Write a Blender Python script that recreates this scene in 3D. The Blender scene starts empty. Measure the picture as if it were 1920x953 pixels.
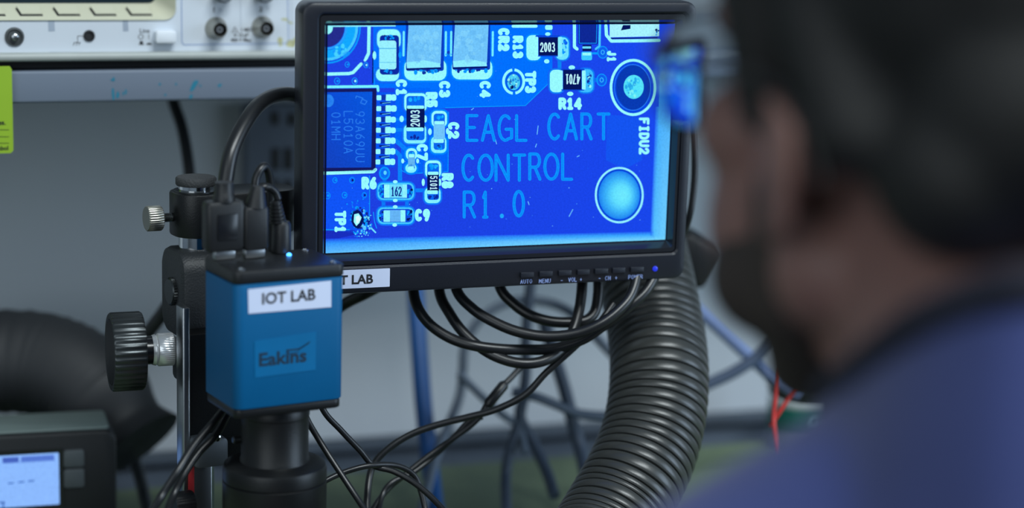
import bpy, bmesh, math, random
from mathutils import Vector, Matrix
random.seed(4)
V = Vector
SC = bpy.context.scene
COL = SC.collection
PI = math.pi
D2R = math.radians

# ------------------------------------------------------------------ camera, world, lights
FPX, CX, CY = 3745.0, 960.0, 476.5          # focal length and centre for a 1920x953 frame
CAM = V((0, 0, 0.47)); PITCH = D2R(11); ROLL = D2R(1.6)
FW = V((0, math.cos(PITCH), -math.sin(PITCH)))
UP0 = V((0, math.sin(PITCH), math.cos(PITCH))); RI0 = V((1, 0, 0))
RI = RI0 * math.cos(ROLL) + UP0 * math.sin(ROLL)
UP = UP0 * math.cos(ROLL) - RI0 * math.sin(ROLL)
cd = bpy.data.cameras.new('camera'); cam = bpy.data.objects.new('camera', cd); COL.objects.link(cam)
m = Matrix.Identity(4)
for i in range(3):
    m[i][0] = RI[i]; m[i][1] = UP[i]; m[i][2] = -FW[i]; m[i][3] = CAM[i]
cam.matrix_world = m
cd.sensor_width = 36; cd.lens = FPX / 1920 * 36
cd.dof.use_dof = True; cd.dof.focus_distance = 1.195; cd.dof.aperture_fstop = 2.8
cd.clip_start = 0.02
SC.camera = cam
SC.view_settings.view_transform = 'Standard'; SC.view_settings.look = 'None'
SC.view_settings.exposure = 0.0; SC.view_settings.gamma = 1.0
SC.view_settings.use_curve_mapping = False

wd = bpy.data.worlds.new('room_light'); SC.world = wd; wd.use_nodes = True
bg = wd.node_tree.nodes['Background']; bg.inputs[0].default_value = (0.62, 0.82, 1.0, 1); bg.inputs[1].default_value = 0.22

def area(name, loc, target, size, power, color, sy=None):
    l = bpy.data.lights.new(name, 'AREA'); l.energy = power; l.color = color
    l.shape = 'RECTANGLE'; l.size = size; l.size_y = sy or size
    o = bpy.data.objects.new(name, l); COL.objects.link(o); o.location = loc
    o.rotation_euler = (V(target) - V(loc)).to_track_quat('-Z', 'Y').to_euler()
    return o
area('ceiling_light', (0.75, -0.05, 2.1), (-0.1, 1.4, 0.2), 1.3, 50, (0.90, 0.98, 1.0), 0.5)
area('side_fill_light', (2.0, 0.75, 0.55), (0.1, 1.65, 0.1), 1.1, 20, (0.62, 0.80, 1.0))  # cool fill added to brighten the back panel; stands for no known window
area('fill_light_behind', (-1.2, -1.6, 1.1), (0.0, 1.6, 0.1), 1.8, 17, (0.86, 0.95, 1.0))  # fill added behind the camera to lift the panel below the shelf

# ------------------------------------------------------------------ helpers
def ray(px, py):
    return (FW + RI * ((px - CX) / FPX) - UP * ((py - CY) / FPX))
def W(px, py, d):                       # point at view depth d behind a pixel
    return CAM + ray(px, py) * d
def frame(o, yaw):
    a = D2R(yaw); return Matrix.Translation(o) @ Matrix.Rotation(a, 4, 'Z')
def on_plane(M, px, py, yoff=0.0):      # pixel -> local (x, z) on the plane local y = yoff
    Mi = M.inverted(); o = Mi @ CAM; d = Mi.to_3x3() @ ray(px, py)
    t = (yoff - o.y) / d.y; p = o + d * t
    return p.x, p.z
def lin(c):
    c = c / 255.0
    return c / 12.92 if c <= 0.04045 else ((c + 0.055) / 1.055) ** 2.4
def rgb(r, g, b): return (lin(r), lin(g), lin(b), 1)

MATS = {}
def mat(name, col, rough=0.5, metal=0.0, var=0.12, scale=40, bump=0.0, bscale=200, coat=0.0, spec=0.5, emit=None, estr=0.0, sheen=0.0, sss=0.0):
    if name in MATS: return MATS[name]
    M = bpy.data.materials.new(name); M.use_nodes = True; nt = M.node_tree
    b = nt.nodes['Principled BSDF']; c = rgb(*col)
    b.inputs['Roughness'].default_value = rough; b.inputs['Metallic'].default_value = metal
    b.inputs['Specular IOR Level'].default_value = spec
    b.inputs['Coat Weight'].default_value = coat
    b.inputs['Sheen Weight'].default_value = sheen
    b.inputs['Subsurface Weight'].default_value = sss
    if sss: b.inputs['Subsurface Radius'].default_value = (0.01, 0.004, 0.002)
    tc = nt.nodes.new('ShaderNodeTexCoord')
    n = nt.nodes.new('ShaderNodeTexNoise'); n.inputs['Scale'].default_value = scale; n.inputs['Detail'].default_value = 4
    nt.links.new(tc.outputs['Object'], n.inputs['Vector'])
    mx = nt.nodes.new('ShaderNodeMix'); mx.data_type = 'RGBA'
    mx.inputs[6].default_value = tuple(x * (1 - var) for x in c[:3]) + (1,)
    mx.inputs[7].default_value = tuple(min(1, x * (1 + var)) for x in c[:3]) + (1,)
    nt.links.new(n.outputs['Fac'], mx.inputs[0]); nt.links.new(mx.outputs[2], b.inputs['Base Color'])
    if bump:
        n2 = nt.nodes.new('ShaderNodeTexNoise'); n2.inputs['Scale'].default_value = bscale
        nt.links.new(tc.outputs['Object'], n2.inputs['Vector'])
        bp = nt.nodes.new('ShaderNodeBump'); bp.inputs['Strength'].default_value = bump; bp.inputs['Distance'].default_value = 0.001
        nt.links.new(n2.outputs['Fac'], bp.inputs['Height']); nt.links.new(bp.outputs['Normal'], b.inputs['Normal'])
    if emit:
        b.inputs['Emission Color'].default_value = rgb(*emit); b.inputs['Emission Strength'].default_value = estr
    MATS[name] = M
    return M
def glow_mat(name):                     # a display: the picture is stored per vertex and given off as light
    M = bpy.data.materials.new(name); M.use_nodes = True; nt = M.node_tree
    nt.nodes.remove(nt.nodes['Principled BSDF'])
    e = nt.nodes.new('ShaderNodeEmission'); a = nt.nodes.new('ShaderNodeAttribute'); a.attribute_name = 'Col'
    tc = nt.nodes.new('ShaderNodeTexCoord')
    n = nt.nodes.new('ShaderNodeTexNoise'); n.inputs['Scale'].default_value = 900; n.inputs['Detail'].default_value = 5
    nt.links.new(tc.outputs['Object'], n.inputs['Vector'])
    mr = nt.nodes.new('ShaderNodeMapRange'); mr.inputs[1].default_value = 0.3; mr.inputs[2].default_value = 0.7; mr.inputs[3].default_value = 0.9; mr.inputs[4].default_value = 1.1
    nt.links.new(n.outputs['Fac'], mr.inputs[0])
    nt.links.new(a.outputs['Color'], e.inputs['Color']); nt.links.new(mr.outputs[0], e.inputs['Strength'])
    nt.links.new(e.outputs[0], nt.nodes['Material Output'].inputs[0])
    return M

BLACK = mat('black_plastic', (25, 27, 30), 0.42, bump=0.1, bscale=900)
BLACKM = mat('black_anodised_metal', (19, 21, 23), 0.38, 0.2, bump=0.12, bscale=1400)
BLACKG = mat('black_gloss', (24, 26, 30), 0.2)
CABLE = mat('black_cable_rubber', (24, 26, 29), 0.34)
CABLEG = mat('grey_cable_rubber', (62, 72, 88), 0.5)
CHROME = mat('chrome', (215, 218, 222), 0.12, 1.0, 0.03)
STEEL = mat('steel', (170, 174, 178), 0.3, 1.0, 0.08)
NICKEL = mat('nickel', (168, 166, 156), 0.32, 1.0, 0.08)
DKSTEEL = mat('dark_ribbed_metal', (72, 76, 78), 0.3, 0.85, 0.08)
BLUE = mat('blue_anodised', (0, 88, 138), 0.5, 0.0, 0.06, bump=0.08, bscale=1500, spec=0.25)
WHITE = mat('white_label', (205, 215, 240), 0.5, var=0.03)
INK = mat('black_ink', (30, 32, 36), 0.6)
SILK = mat('pale_print', (150, 170, 225), 0.5)

def setp(o, label=None, cat=None, group=None, kind=None):
    if label: o['label'] = label
    if cat: o['category'] = cat
    if group: o['group'] = group
    if kind: o['kind'] = kind
    return o
def thing(name, label, cat, M=None, group=None):
    o = bpy.data.objects.new(name, None); COL.objects.link(o)
    if M is not None: o.matrix_world = M
    o.empty_display_size = 0.02
    return setp(o, label, cat, group)
def build(name, bm, mats, parent=None, smooth=40, M=None):
    bmesh.ops.recalc_face_normals(bm, faces=bm.faces) if smooth is not None else None
    me = bpy.data.meshes.new(name); bm.to_mesh(me); bm.free()
    for x in (mats if isinstance(mats, (list, tuple)) else [mats]): me.materials.append(x)
    if smooth:
        me.polygons.foreach_set('use_smooth', [True] * len(me.polygons))
        me.set_sharp_from_angle(angle=D2R(smooth))
    o = bpy.data.objects.new(name, me); COL.objects.link(o)
    if parent is not None: o.parent = parent
    elif M is not None: o.matrix_world = M
    return o
def nb(): return bmesh.new()

def rrect(x0, z0, x1, z1, r, k=5):      # rounded rectangle, counter-clockwise, in (x, z)
    pts = []
    if x1 < x0: x0, x1 = x1, x0
    if z1 < z0: z0, z1 = z1, z0
    r = min(r, (x1 - x0) / 2, (z1 - z0) / 2)
    for cx, cz, a0 in ((x1 - r, z1 - r, 0), (x0 + r, z1 - r, 90), (x0 + r, z0 + r, 180), (x1 - r, z0 + r, 270)):
        for i in range(k + 1):
            a = D2R(a0 + 90 * i / k); pts.append((cx + r * math.cos(a), cz + r * math.sin(a)))
    return pts
def loft(bm, loops, cap0=True, cap1=True, closed=True, mi=0):
    vs = [[bm.verts.new(p) for p in L] for L in loops]
    n = len(vs[0])
    for a, b in zip(vs, vs[1:]):
        for i in range(n if closed else n - 1):
            j = (i + 1) % n
            f = bm.faces.new((a[i], a[j], b[j], b[i])); f.material_index = mi
    if cap0: bm.faces.new(vs[0][::-1]).material_index = mi
    if cap1: bm.faces.new(vs[-1]).material_index = mi
    return vs
def rbox(bm, lo, hi, r=0.002, bev=0.0008, axis='y', k=4, mi=0, M=None):
    # box with rounded outline across `axis` and softened end edges
    (x0, y0, z0), (x1, y1, z1) = lo, hi
    if axis == 'y': a0, a1, b0, b1, c0, c1 = x0, x1, z0, z1, y0, y1
    elif axis == 'z': a0, a1, b0, b1, c0, c1 = x0, x1, y0, y1, z0, z1
    else: a0, a1, b0, b1, c0, c1 = y0, y1, z0, z1, x0, x1
    def P(a, b, c):
        p = V((a, c, b)) if axis == 'y' else V((a, b, c)) if axis == 'z' else V((c, a, b))
        return M @ p if M else p
    bev = min(bev, (c1 - c0) * 0.45, (a1 - a0) * 0.4, (b1 - b0) * 0.4)
    L = []
    for ins, c in ((bev, c0), (bev * 0.3, c0 + bev * 0.3), (0, c0 + bev), (0, c1 - bev), (bev * 0.3, c1 - bev * 0.3), (bev, c1)):
        L.append([P(a, b, c) for a, b in rrect(a0 + ins, b0 + ins, a1 - ins, b1 - ins, max(r - ins, 0.0001), k)])
    loft(bm, L, mi=mi)
def axisM(o, d):                        # matrix whose local Z points along d
    q = V(d).normalized().to_track_quat('Z', 'Y'); return Matrix.Translation(o) @ q.to_matrix().to_4x4()
def lathe(bm, M, prof, n=40, knurl=None, mi=0, cap=True):
    loops = []
    for idx, (r, h) in enumerate(prof):
        L = []
        for i in range(n):
            a = 2 * PI * i / n; rr = r
            if knurl and knurl[2] <= idx <= knurl[3]:
                rr = r - knurl[1] * (0.5 - 0.5 * math.cos(a * knurl[0])) ** 1.6
            L.append(M @ V((rr * math.cos(a), rr * math.sin(a), h)))
        loops.append(L)
    loft(bm, loops, cap, cap, mi=mi)
def spline(pts, per=10):
    P = [V(p) for p in pts]; P = [P[0] * 2 - P[1]] + P + [P[-1] * 2 - P[-2]]
    out = []
    for i in range(1, len(P) - 2):
        a, b, c, d = P[i - 1], P[i], P[i + 1], P[i + 2]
        for k in range(per):
            t = k / per
            out.append(0.5 * ((2 * b) + (c - a) * t + (2 * a - 5 * b + 4 * c - d) * t * t + (3 * b - a - 3 * c + d) * t ** 3))
    out.append(P[-2]); return out
def sweep(bm, path, rad, n=14, mi=0, cap=True, by_index=False):
    # parallel-transport tube; rad is a number or a function of (arc length, total)
    T = [(path[min(i + 1, len(path) - 1)] - path[max(i - 1, 0)]).normalized() for i in range(len(path))]
    ref = V((0, 0, 1)) if abs(T[0].z) < 0.9 else V((1, 0, 0))
    N = (ref - T[0] * ref.dot(T[0])).normalized(); s = 0; loops = []
    tot = sum((b - a).length for a, b in zip(path, path[1:]))
    for i, p in enumerate(path):
        if i: s += (p - path[i - 1]).length
        N = (N - T[i] * N.dot(T[i])).normalized(); B = T[i].cross(N)
        r = rad(i) if by_index else rad(s, tot) if callable(rad) else rad
        loops.append([p + (N * math.cos(2 * PI * k / n) + B * math.sin(2 * PI * k / n)) * r for k in range(n)])
    loft(bm, loops, cap, cap, mi=mi)
def cable(name, pts, r, m, label, cat='cable', group=None, per=10, n=14):
    path = spline([W(*p) for p in pts], per); o = path[0].copy()
    bm = nb(); sweep(bm, [p - o for p in path], r, n)
    ob = build(name, bm, m, M=Matrix.Translation(o))
    return setp(ob, label, cat, group)

# stroke lettering (circuit-board and button legends)
def _arc(cx, cy, rx, ry, a0, a1, n=7):
    return [(cx + rx * math.cos(D2R(a0 + (a1 - a0) * i / n)), cy + ry * math.sin(D2R(a0 + (a1 - a0) * i / n))) for i in range(n + 1)]
GL = {
 'A': [[(0, 0), (.5, 1), (1, 0)], [(.17, .33), (.83, .33)]],
 'B': [[(0, .52), (.65, .52)] + _arc(.65, .76, .3, .24, -90, 90) + [(0, 1), (0, 0), (.65, 0)] + _arc(.65, .26, .35, .26, -90, 90)],
 'C': [_arc(.5, .5, .5, .5, 48, 312, 14)],
 'D': [[(0, 0), (0, 1), (.4, 1)] + _arc(.4, .5, .6, .5, 90, -90, 10) + [(0, 0)]],
 'E': [[(1, 1), (0, 1), (0, 0), (1, 0)], [(0, .52), (.75, .52)]],
 'F': [[(1, 1), (0, 1), (0, 0)], [(0, .52), (.75, .52)]],
 'G': [_arc(.5, .5, .5, .5, 50, 300, 13) + [(1, .1), (1, .45), (.55, .45)]],
 'H': [[(0, 0), (0, 1)], [(1, 0), (1, 1)], [(0, .5), (1, .5)]],
 'I': [[(.5, 0), (.5, 1)], [(.2, 0), (.8, 0)], [(.2, 1), (.8, 1)]],
 'J': [[(.8, 1), (.8, .3)] + _arc(.45, .3, .35, .3, 0, -170)],
 'L': [[(0, 1), (0, 0), (1, 0)]],
 'M': [[(0, 0), (0, 1), (.5, .4), (1, 1), (1, 0)]],
 'N': [[(0, 0), (0, 1), (1, 0), (1, 1)]],
 'O': [_arc(.5, .5, .5, .5, 0, 360, 18)],
 'P': [[(0, 0), (0, 1), (.65, 1)] + _arc(.65, .74, .35, .26, 90, -90) + [(0, .48)]],
 'R': [[(0, 0), (0, 1), (.6, 1)] + _arc(.6, .74, .36, .26, 90, -90) + [(0, .48)], [(.5, .48), (1, 0)]],
 'S': [_arc(.5, .75, .45, .25, 30, 270, 8) + _arc(.5, .25, .48, .25, 90, -150, 8)],
 'T': [[(0, 1), (1, 1)], [(.5, 1), (.5, 0)]],
 'U': [[(0, 1), (0, .35)] + _arc(.5, .35, .5, .35, 180, 360, 8) + [(1, 1)]],
 'V': [[(0, 1), (.5, 0), (1, 1)]],
 'W': [[(0, 1), (.2, 0), (.5, .7), (.8, 0), (1, 1)]],
 '0': [_arc(.5, .5, .42, .5, 0, 360, 16)],
 '1': [[(.2, .78), (.5, 1), (.5, 0)], [(.2, 0), (.8, 0)]],
 '2': [_arc(.5, .7, .45, .3, 170, -30, 8) + [(0, 0), (1, 0)]],
 '3': [_arc(.45, .75, .42, .25, 150, -90, 8) + _arc(.45, .25, .5, .25, 90, -150, 8)],
 '4': [[(.75, 0), (.75, 1), (0, .3), (1, .3)]],
 '5': [[(.9, 1), (.1, 1), (.05, .55)] + _arc(.45, .32, .48, .32, 120, -150, 9)],
 '6': [[(.75, 1), (.2, .6)] + _arc(.5, .3, .42, .3, 160, -200, 12)],
 '7': [[(0, 1), (1, 1), (.35, 0)]],
 '8': [_arc(.5, .75, .38, .25, -90, 270, 12) + _arc(.5, .25, .46, .25, 90, 450, 12)],
 '9': [_arc(.5, .7, .42, .3, -20, 340, 12) + [(.85, .5), (.5, 0)]],
 '.': [[(.42, 0), (.58, .04)]], '-': [[(.2, .5), (.8, .5)]], '+': [[(.2, .5), (.8, .5)], [(.5, .2), (.5, .8)]],
}
def stroke_polys(pl, t):                # thick polyline as convex pieces
    out = []
    for (x0, y0), (x1, y1) in zip(pl, pl[1:]):
        dx, dy = x1 - x0, y1 - y0; L = math.hypot(dx, dy) or 1e-9
        nx, ny = -dy / L * t / 2, dx / L * t / 2
        out.append([(x0 - nx, y0 - ny), (x1 - nx, y1 - ny), (x1 + nx, y1 + ny), (x0 + nx, y0 + ny)])
    for x, y in pl:
        out.append([(x + t / 2 * math.cos(a * PI / 4), y + t / 2 * math.sin(a * PI / 4)) for a in range(8)])
    return out
def font_mesh(text, size, align='CENTER', bold=0.0):
    c = bpy.data.curves.new('lettering', 'FONT'); c.body = text; c.size = size; c.align_x = align; c.align_y = 'CENTER'
    c.offset = bold; c.resolution_u = 3
    o = bpy.data.objects.new('lettering', c); COL.objects.link(o)
    dg = bpy.context.evaluated_depsgraph_get(); dg.update()
    me = bpy.data.meshes.new_from_object(o.evaluated_get(dg))
    bpy.data.objects.remove(o); bpy.data.curves.remove(c)
    return me
def put_text(bm, text, size, M, align='CENTER', bold=0.0, sx=1.0, mi=0):
    me = font_mesh(text, size, align, bold); n0 = len(bm.verts); f0 = len(bm.faces)
    bm.from_mesh(me); bm.verts.ensure_lookup_table(); bm.faces.ensure_lookup_table()
    for v in bm.verts[n0:]: v.co = M @ V((v.co.x * sx, v.co.y, v.co.z))
    for f in bm.faces[f0:]: f.material_index = mi
    bpy.data.meshes.remove(me)
XZ = Matrix(((1, 0, 0, 0), (0, 0, -1, 0), (0, 1, 0, 0), (0, 0, 0, 1)))     # text lying in local xz facing -y
def flat(bm, pts, y, mi=0):             # polygon facing -y
    f = bm.faces.new([bm.verts.new((x, y, z)) for x, z in pts]); f.material_index = mi
    return f
def circ(cx, cz, r, n=24, rz=None): return [(cx + r * math.cos(2 * PI * i / n), cz + (rz or r) * math.sin(2 * PI * i / n)) for i in range(n)]

# ------------------------------------------------------------------ setting
WALLM = frame(V((0.0, 1.625, 0)), 19.5)
wallmat = mat('painted_panel', (188, 194, 200), 0.75, var=0.05, scale=3, bump=0.05, bscale=300)
bm = nb(); rbox(bm, (-1.6, 0, -0.0), (1.8, 0.03, 0.335), 0.002); o = build('wall_back', bm, wallmat, M=WALLM); setp(o, kind='structure')
bm = nb(); rbox(bm, (-1.6, -0.022, 0.0), (1.8, -0.0005, 0.006), 0.002); o = build('trim_1', bm, mat('dark_trim', (62, 72, 84), 0.6), M=WALLM); setp(o, kind='structure')
bm = nb(); rbox(bm, (-4, -4, -0.80), (4, 4, -0.75), 0.01, axis='z'); o = build('floor', bm, mat('floor_vinyl', (96, 98, 100), 0.6, scale=8)); setp(o, kind='structure')
bt = thing('workbench', 'long pale workbench running under the monitor and along the grey back panel', 'workbench', WALLM)
bm = nb(); rbox(bm, (-1.6, -0.76, -0.03), (1.8, -0.001, -0.0045), 0.01, 0.003, axis='z'); build('worktop', bm, mat('bench_laminate', (88, 100, 116), 0.55, scale=6), bt)
for sx in (-1.5, 1.7):
    for sy in (-0.72, -0.05):
        bm = nb(); rbox(bm, (sx - .025, sy - .025, -0.75), (sx + .025, sy + .025, -0.03), 0.004, axis='z'); build('leg', bm, STEEL, bt)
bm = nb(); rbox(bm, (-1.2, -0.70, -0.0045), (1.5, -0.075, 0.0), 0.02, 0.001, axis='z')
o = build('bench_mat', bm, mat('green_mat', (112, 130, 100), 0.7, scale=20, bump=0.1, bscale=500), M=WALLM)
setp(o, 'flat dull green mat covering the bench behind the hanging black cables', 'mat')

# ------------------------------------------------------------------ instrument shelf and oscilloscope
SYAW = 22
SM = frame(W(300, 190, 1.30), SYAW)                   # front lower edge of the shelf rail
railm = mat('grey_painted_steel', (112, 124, 142), 0.5, var=0.06, scale=10)
sh = thing('instrument_shelf', 'grey painted metal shelf with teal marker scuffs carrying the instrument', 'shelf', SM)
_, zt = on_plane(SM, 300, 130)
xs0, xs1 = -0.32, 0.95
bm = nb(); rbox(bm, (xs0, 0, 0), (xs1, 0.014, zt), 0.002, 0.0012, axis='x'); build('rail', bm, railm, sh)
bm = nb(); rbox(bm, (xs0, 0.014, zt - 0.006), (xs1, 0.42, zt), 0.001, axis='x'); build('shelf_board', bm, railm, sh)
bm = nb()
for px, py, w, h, a in ((213, 148, 3, 7, 0), (212, 175, 3, 20, 4), (221, 178, 3, 12, -6), (236, 172, 2, 9, 0), (231, 176, 1.5, 7, 0), (364, 160, 5, 24, -30), (358, 181, 3, 9, -30), (412, 160, 3, 8, -40),
                        (300, 158, 2, 5, -20), (310, 178, 2, 4, -20), (330, 158, 2, 5, -20), (376, 161, 2, 5, 40), (209, 150, 1.5, 4, 30)):
    c = on_plane(SM, px, py, -0.0002); s = 1 / 2880
    ca, sa = math.cos(D2R(a)), math.sin(D2R(a)); P = []
    for i in range(9):
        t = 2 * PI * i / 9; rr = random.uniform(0.75, 1.15); x, z = w * rr * math.cos(t) * s, h / 1.6 * rr * math.sin(t) * s
        P.append((c[0] + x * ca - z * sa, c[1] + x * sa + z * ca))
    bm = nb(); flat(bm, P, -0.0002)
    build('marker_stain', bm, mat('teal_marker', (30, 122, 150), 0.6), sh, smooth=None)

# tag hanging at the far end of the rail
tg = thing('hanging_tag', 'lime green printed paper tag on the shelf rail below the instrument', 'tag', SM)
P = [on_plane(SM, *p, -0.003) for p in ((-140, 126), (18, 124), (22, 130), (25, 282), (20, 287), (-140, 292))]
bm = nb(); loft(bm, [[V((x, -0.0035, z)) for x, z in P], [V((x, -0.0028, z)) for x, z in P]])
build('paper', bm, mat('lime_paper', (150, 188, 44), 0.6, var=0.04), tg, smooth=None)
bm = nb(); s = 1 / 2880
for txt, px, py, sz in (('es.', 11, 230, 12), ('mbol', 16, 278, 10.5)):
    x, z = on_plane(SM, px, py, -0.0037); bm = nb(); put_text(bm, txt, sz * s * 1.05, Matrix.Translation((x, -0.0037, z)) @ XZ, 'RIGHT', 0.0001); build('lettering', bm, INK, tg, smooth=None)
for py in (244, 257, 269):
    x0, z0 = on_plane(SM, -130, py, -0.0037); x1, z1 = on_plane(SM, 17, py, -0.0037)
    bm = nb(); flat(bm, [(x0, z0), (x1, z1), (x1, z1 + 0.0003), (x0, z0 + 0.0003)], -0.0037); build('ruled_line', bm, INK, tg, smooth=None)

OM = frame(W(300, 108, 1.292), SYAW)                  # oscilloscope: plane of its lower lip
osc = thing('oscilloscope', 'white bench oscilloscope with beige screen surround and two round sockets on the shelf', 'oscilloscope', OM)
panelm = mat('scope_panel', (206, 214, 224), 0.5, var=0.03, scale=15)
creamm = mat('scope_cream', (200, 200, 178), 0.55, var=0.03, scale=20)
def op(px, py, y=0.0): return on_plane(OM, px, py, y)
ZL = op(300, 113)[1]; YP = 0.004                      # lip bottom; the panel sits 4 mm behind the lip
XL, XR = op(300, 100)[0] - 0.235, op(300, 100)[0] + 0.135; ZTOP = ZL + 0.172
xo, zo = op(330, 38, YP); ri = 0.007
XI0 = XL + 0.02; ZI1 = ZTOP - 0.02
# front panel with the screen opening (rounded corner)
bm = nb()
outer = rrect(XL, ZL + 0.005, XR, ZTOP, 0.004, 5); inner = rrect(XI0, zo, xo, ZI1, ri, 5)
loft(bm, [[V((x, YP, z)) for x, z in inner], [V((x, YP, z)) for x, z in outer], [V((x, YP + 0.03, z)) for x, z in outer]], False, False)
build('panel', bm, panelm, osc)
bm = nb(); rbox(bm, (XL - 0.002, 0.032, ZL), (XR + 0.002, 0.36, ZTOP + 0.002), 0.006, 0.002); build('case', bm, mat('scope_case', (170, 176, 178), 0.5), osc)
bm = nb(); rbox(bm, (XL - 0.002, -0.003, ZL), (XR + 0.002, 0.014, ZL + 0.0055), 0.0025, 0.001, axis='x'); build('lip', bm, mat('scope_lip', (168, 174, 172), 0.4), osc)
# sloping screen surround, soft keys and the dark screen
xi, zi = op(292, 6, 0.022)
bm = nb()
i2 = rrect(XI0 + 0.015, zi, xi, ZI1 - 0.015, 0.005, 5)
i15 = [(a[0] * .08 + b[0] * .92, a[1] * .08 + b[1] * .92) for a, b in zip(i2, inner)]
loft(bm, [[V((x, YP, z)) for x, z in inner], [V((x, YP - 0.0012, z)) for x, z in rrect(XI0 + .0004, zo + .0004, xo - .0004, ZI1 - .0004, ri, 5)],
          [V((x, YP - 0.0008, z)) for x, z in i15], [V((x, 0.022, z)) for x, z in i2]], False, False)
build('screen_surround', bm, creamm, osc)
bm = nb(); loft(bm, [[V((x, 0.0216, z)) for x, z in i2], [V((x, 0.03, z)) for x, z in i2]]); build('screen', bm, mat('scope_screen', (30, 44, 52), 0.15), osc)
def slope(t):                                         # point on the lower slope: t = 0 at the panel, 1 at the screen
    return YP - 0.0008 + (0.022 - YP) * t, zo * (1 - t) + zi * t + .0003
for k, (xa, xb) in enumerate(((-33, 10), (41, 80), (111, 150), (180, 218), (248, 285))):
    ya, za = slope(0.22); yb, zb = slope(0.66)
    x0 = op(xa, 30, ya)[0]; x1 = op(xb, 30, ya)[0]; sk = 0.0022
    dn = V((0, zi - zo, -(0.022 - YP))).normalized()   # outward normal of the slope
    if dn.y > 0: dn = -dn
    bm = nb(); g = 0.0011
    # dark gap below and beside the key, then the key itself standing slightly proud
    P = [V((x0 - g, ya, za)) , V((x1 + g * .3, ya, za)), V((x1 + g * .3 - sk * .6, yb, zb)), V((x0 - sk - g * .6, yb, zb))]
    o_ = V((0, -0.0011 * (zi - zo), -0.0011 * 0)) 
    def off(p, h): return p + dn * h
    loft(bm, [[off(p, 0.0002) for p in P], [off(p, 0.0004) for p in P]])
    kb = build('softkey', bm, INK, osc, smooth=None)
    ya2, za2 = slope(0.30)
    Q = [V((x0, ya2, za2)), V((x1, ya2, za2)), V((x1 - sk * .6, yb + .0006, zb + .001)), V((x0 - sk, yb + .0006, zb + .001))]
    bm = nb(); loft(bm, [[off(p, 0.0003) for p in Q], [off(p, 0.0010) for p in Q]])
    build('key_cap', bm, creamm, kb, smooth=None)
# power push button
x0, z0 = op(293, 82, -0.004); x1, z1 = op(332, 58, -0.004)
bm = nb(); rbox(bm, (x0, -0.0035, z0), (x1, 0.008, z1), 0.0018, 0.0012); build('power_button', bm, mat('white_key', (226, 232, 240), 0.4, var=0.02), osc)
# sockets
def socket(px, py):
    x, z = op(px, py, YP); Mx = axisM(V((x, YP, z)), (0, -1, 0))
    bm = nb(); lathe(bm, Mx, [(.0072, 0), (.0074, .0005), (.0070, .0012), (.0058, .0035), (.0050, .006), (.0048, .0115), (.0046, .012), (.0039, .012), (.0038, .003), (.0001, .003)], 36)
    s_ = build('input_socket', bm, NICKEL, osc)
    bm = nb(); lathe(bm, Mx, [(.0022, .003), (.0022, .0105), (.0008, .0105), (.0008, .004)], 20); build('socket_core', bm, mat('socket_core', (96, 100, 106), 0.5), s_)
    bm = nb(); lathe(bm, Mx, [(.0037, .0031), (.0037, .0035), (.0023, .0035)], 20); build('socket_well', bm, BLACKG, s_)
socket(405, 53); socket(492, 51)
x, z = op(27, 69, YP); Mx = axisM(V((x, YP, z)), (0, -1, 0))
bm = nb(); lathe(bm, Mx, [(.0061, 0), (.0058, .0012), (.0048, .0014), (.0040, .0002), (.0018, .0002)], 30); pk = build('probe_terminal', bm, mat('terminal_grey', (88, 92, 94), 0.45, 0.5), osc)
bm = nb(); lathe(bm, Mx, [(.0022, 0), (.0022, .004), (.0012, .0046)], 16); build('terminal_pin', bm, STEEL, pk)
x, z = op(167, 67, YP); Mx = axisM(V((x, YP, z)), (0, -1, 0))
bm = nb(); lathe(bm, Mx, [(.0037, 0), (.0036, .001), (.0027, .0012), (.0022, .0001)], 26); build('ground_jack', bm, INK, osc)
for px in (415, 492, 625):
    x, z = op(px, -13, YP); Mx = axisM(V((x, YP, z)), (0, -1, 0))
    bm = nb(); lathe(bm, Mx, [(.006, 0), (.0058, .010), (.005, .012)], 40, (20, .0004, 0, 1)); build('control_knob', bm, mat('knob_grey', (96, 102, 110), 0.5), osc)
# legends
YT = YP - 0.00015; s = 1 / 2890
bm = nb()
def ot(txt, px, py, size, bold=0.00008, sx=1.0, align='CENTER', b=None):
    x, z = op(px, py, YT); k_ = nb(); put_text(k_, txt, size * s, Matrix.Translation((x, YT, z)) @ XZ, align, bold, sx); build('legend', k_, b or INK, osc, smooth=None)
ot('1', 401, 19, 13); ot('2', 489, 18, 13)
ot('Line', 271, 58, 11.5, 0.00002); ot('1 MΩ', 461, 56, 9); ot('≈ 13 pF', 452, 66, 9); ot('400 V Max', 452, 75.5, 9.2)
def ol(pl, w=1.0, b=None):
    Q = [op(px, py, YT) for px, py in pl]
    for P in stroke_polys(Q, w * s): flat(b or bm, P, YT)
ol([(264 + 4.5 * math.cos(a * PI / 8), 69 + 4.5 * math.sin(a * PI / 8)) for a in range(17)], 1.1); build('off_symbol', bm, INK, osc, smooth=None)
bm = nb(); ol([(279, 65), (279, 73)], 1.1); build('on_symbol', bm, INK, osc, smooth=None)
for pts in (((260, 84), (270, 84), (270, 82.5), (268, 82.5), (268, 77), (262, 77), (262, 82.5), (260, 82.5)), ((274, 84), (285, 84), (285, 82.5), (283, 82), (282, 80.5), (277, 80.5), (276, 82), (274, 82.5))):
    bm = nb(); flat(bm, [op(*p, YT) for p in pts][::-1], YT); build('key_symbol', bm, INK, osc, smooth=None)
bm = nb(); ol([(157, 67.5), (145.5, 67.5), (145.5, 80)], 1.0); ol([(138.5, 80), (151, 80)], 1.0)
for x in (139.5, 145, 150): ol([(x, 80), (x - 2.5, 85)], 1.0)
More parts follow.
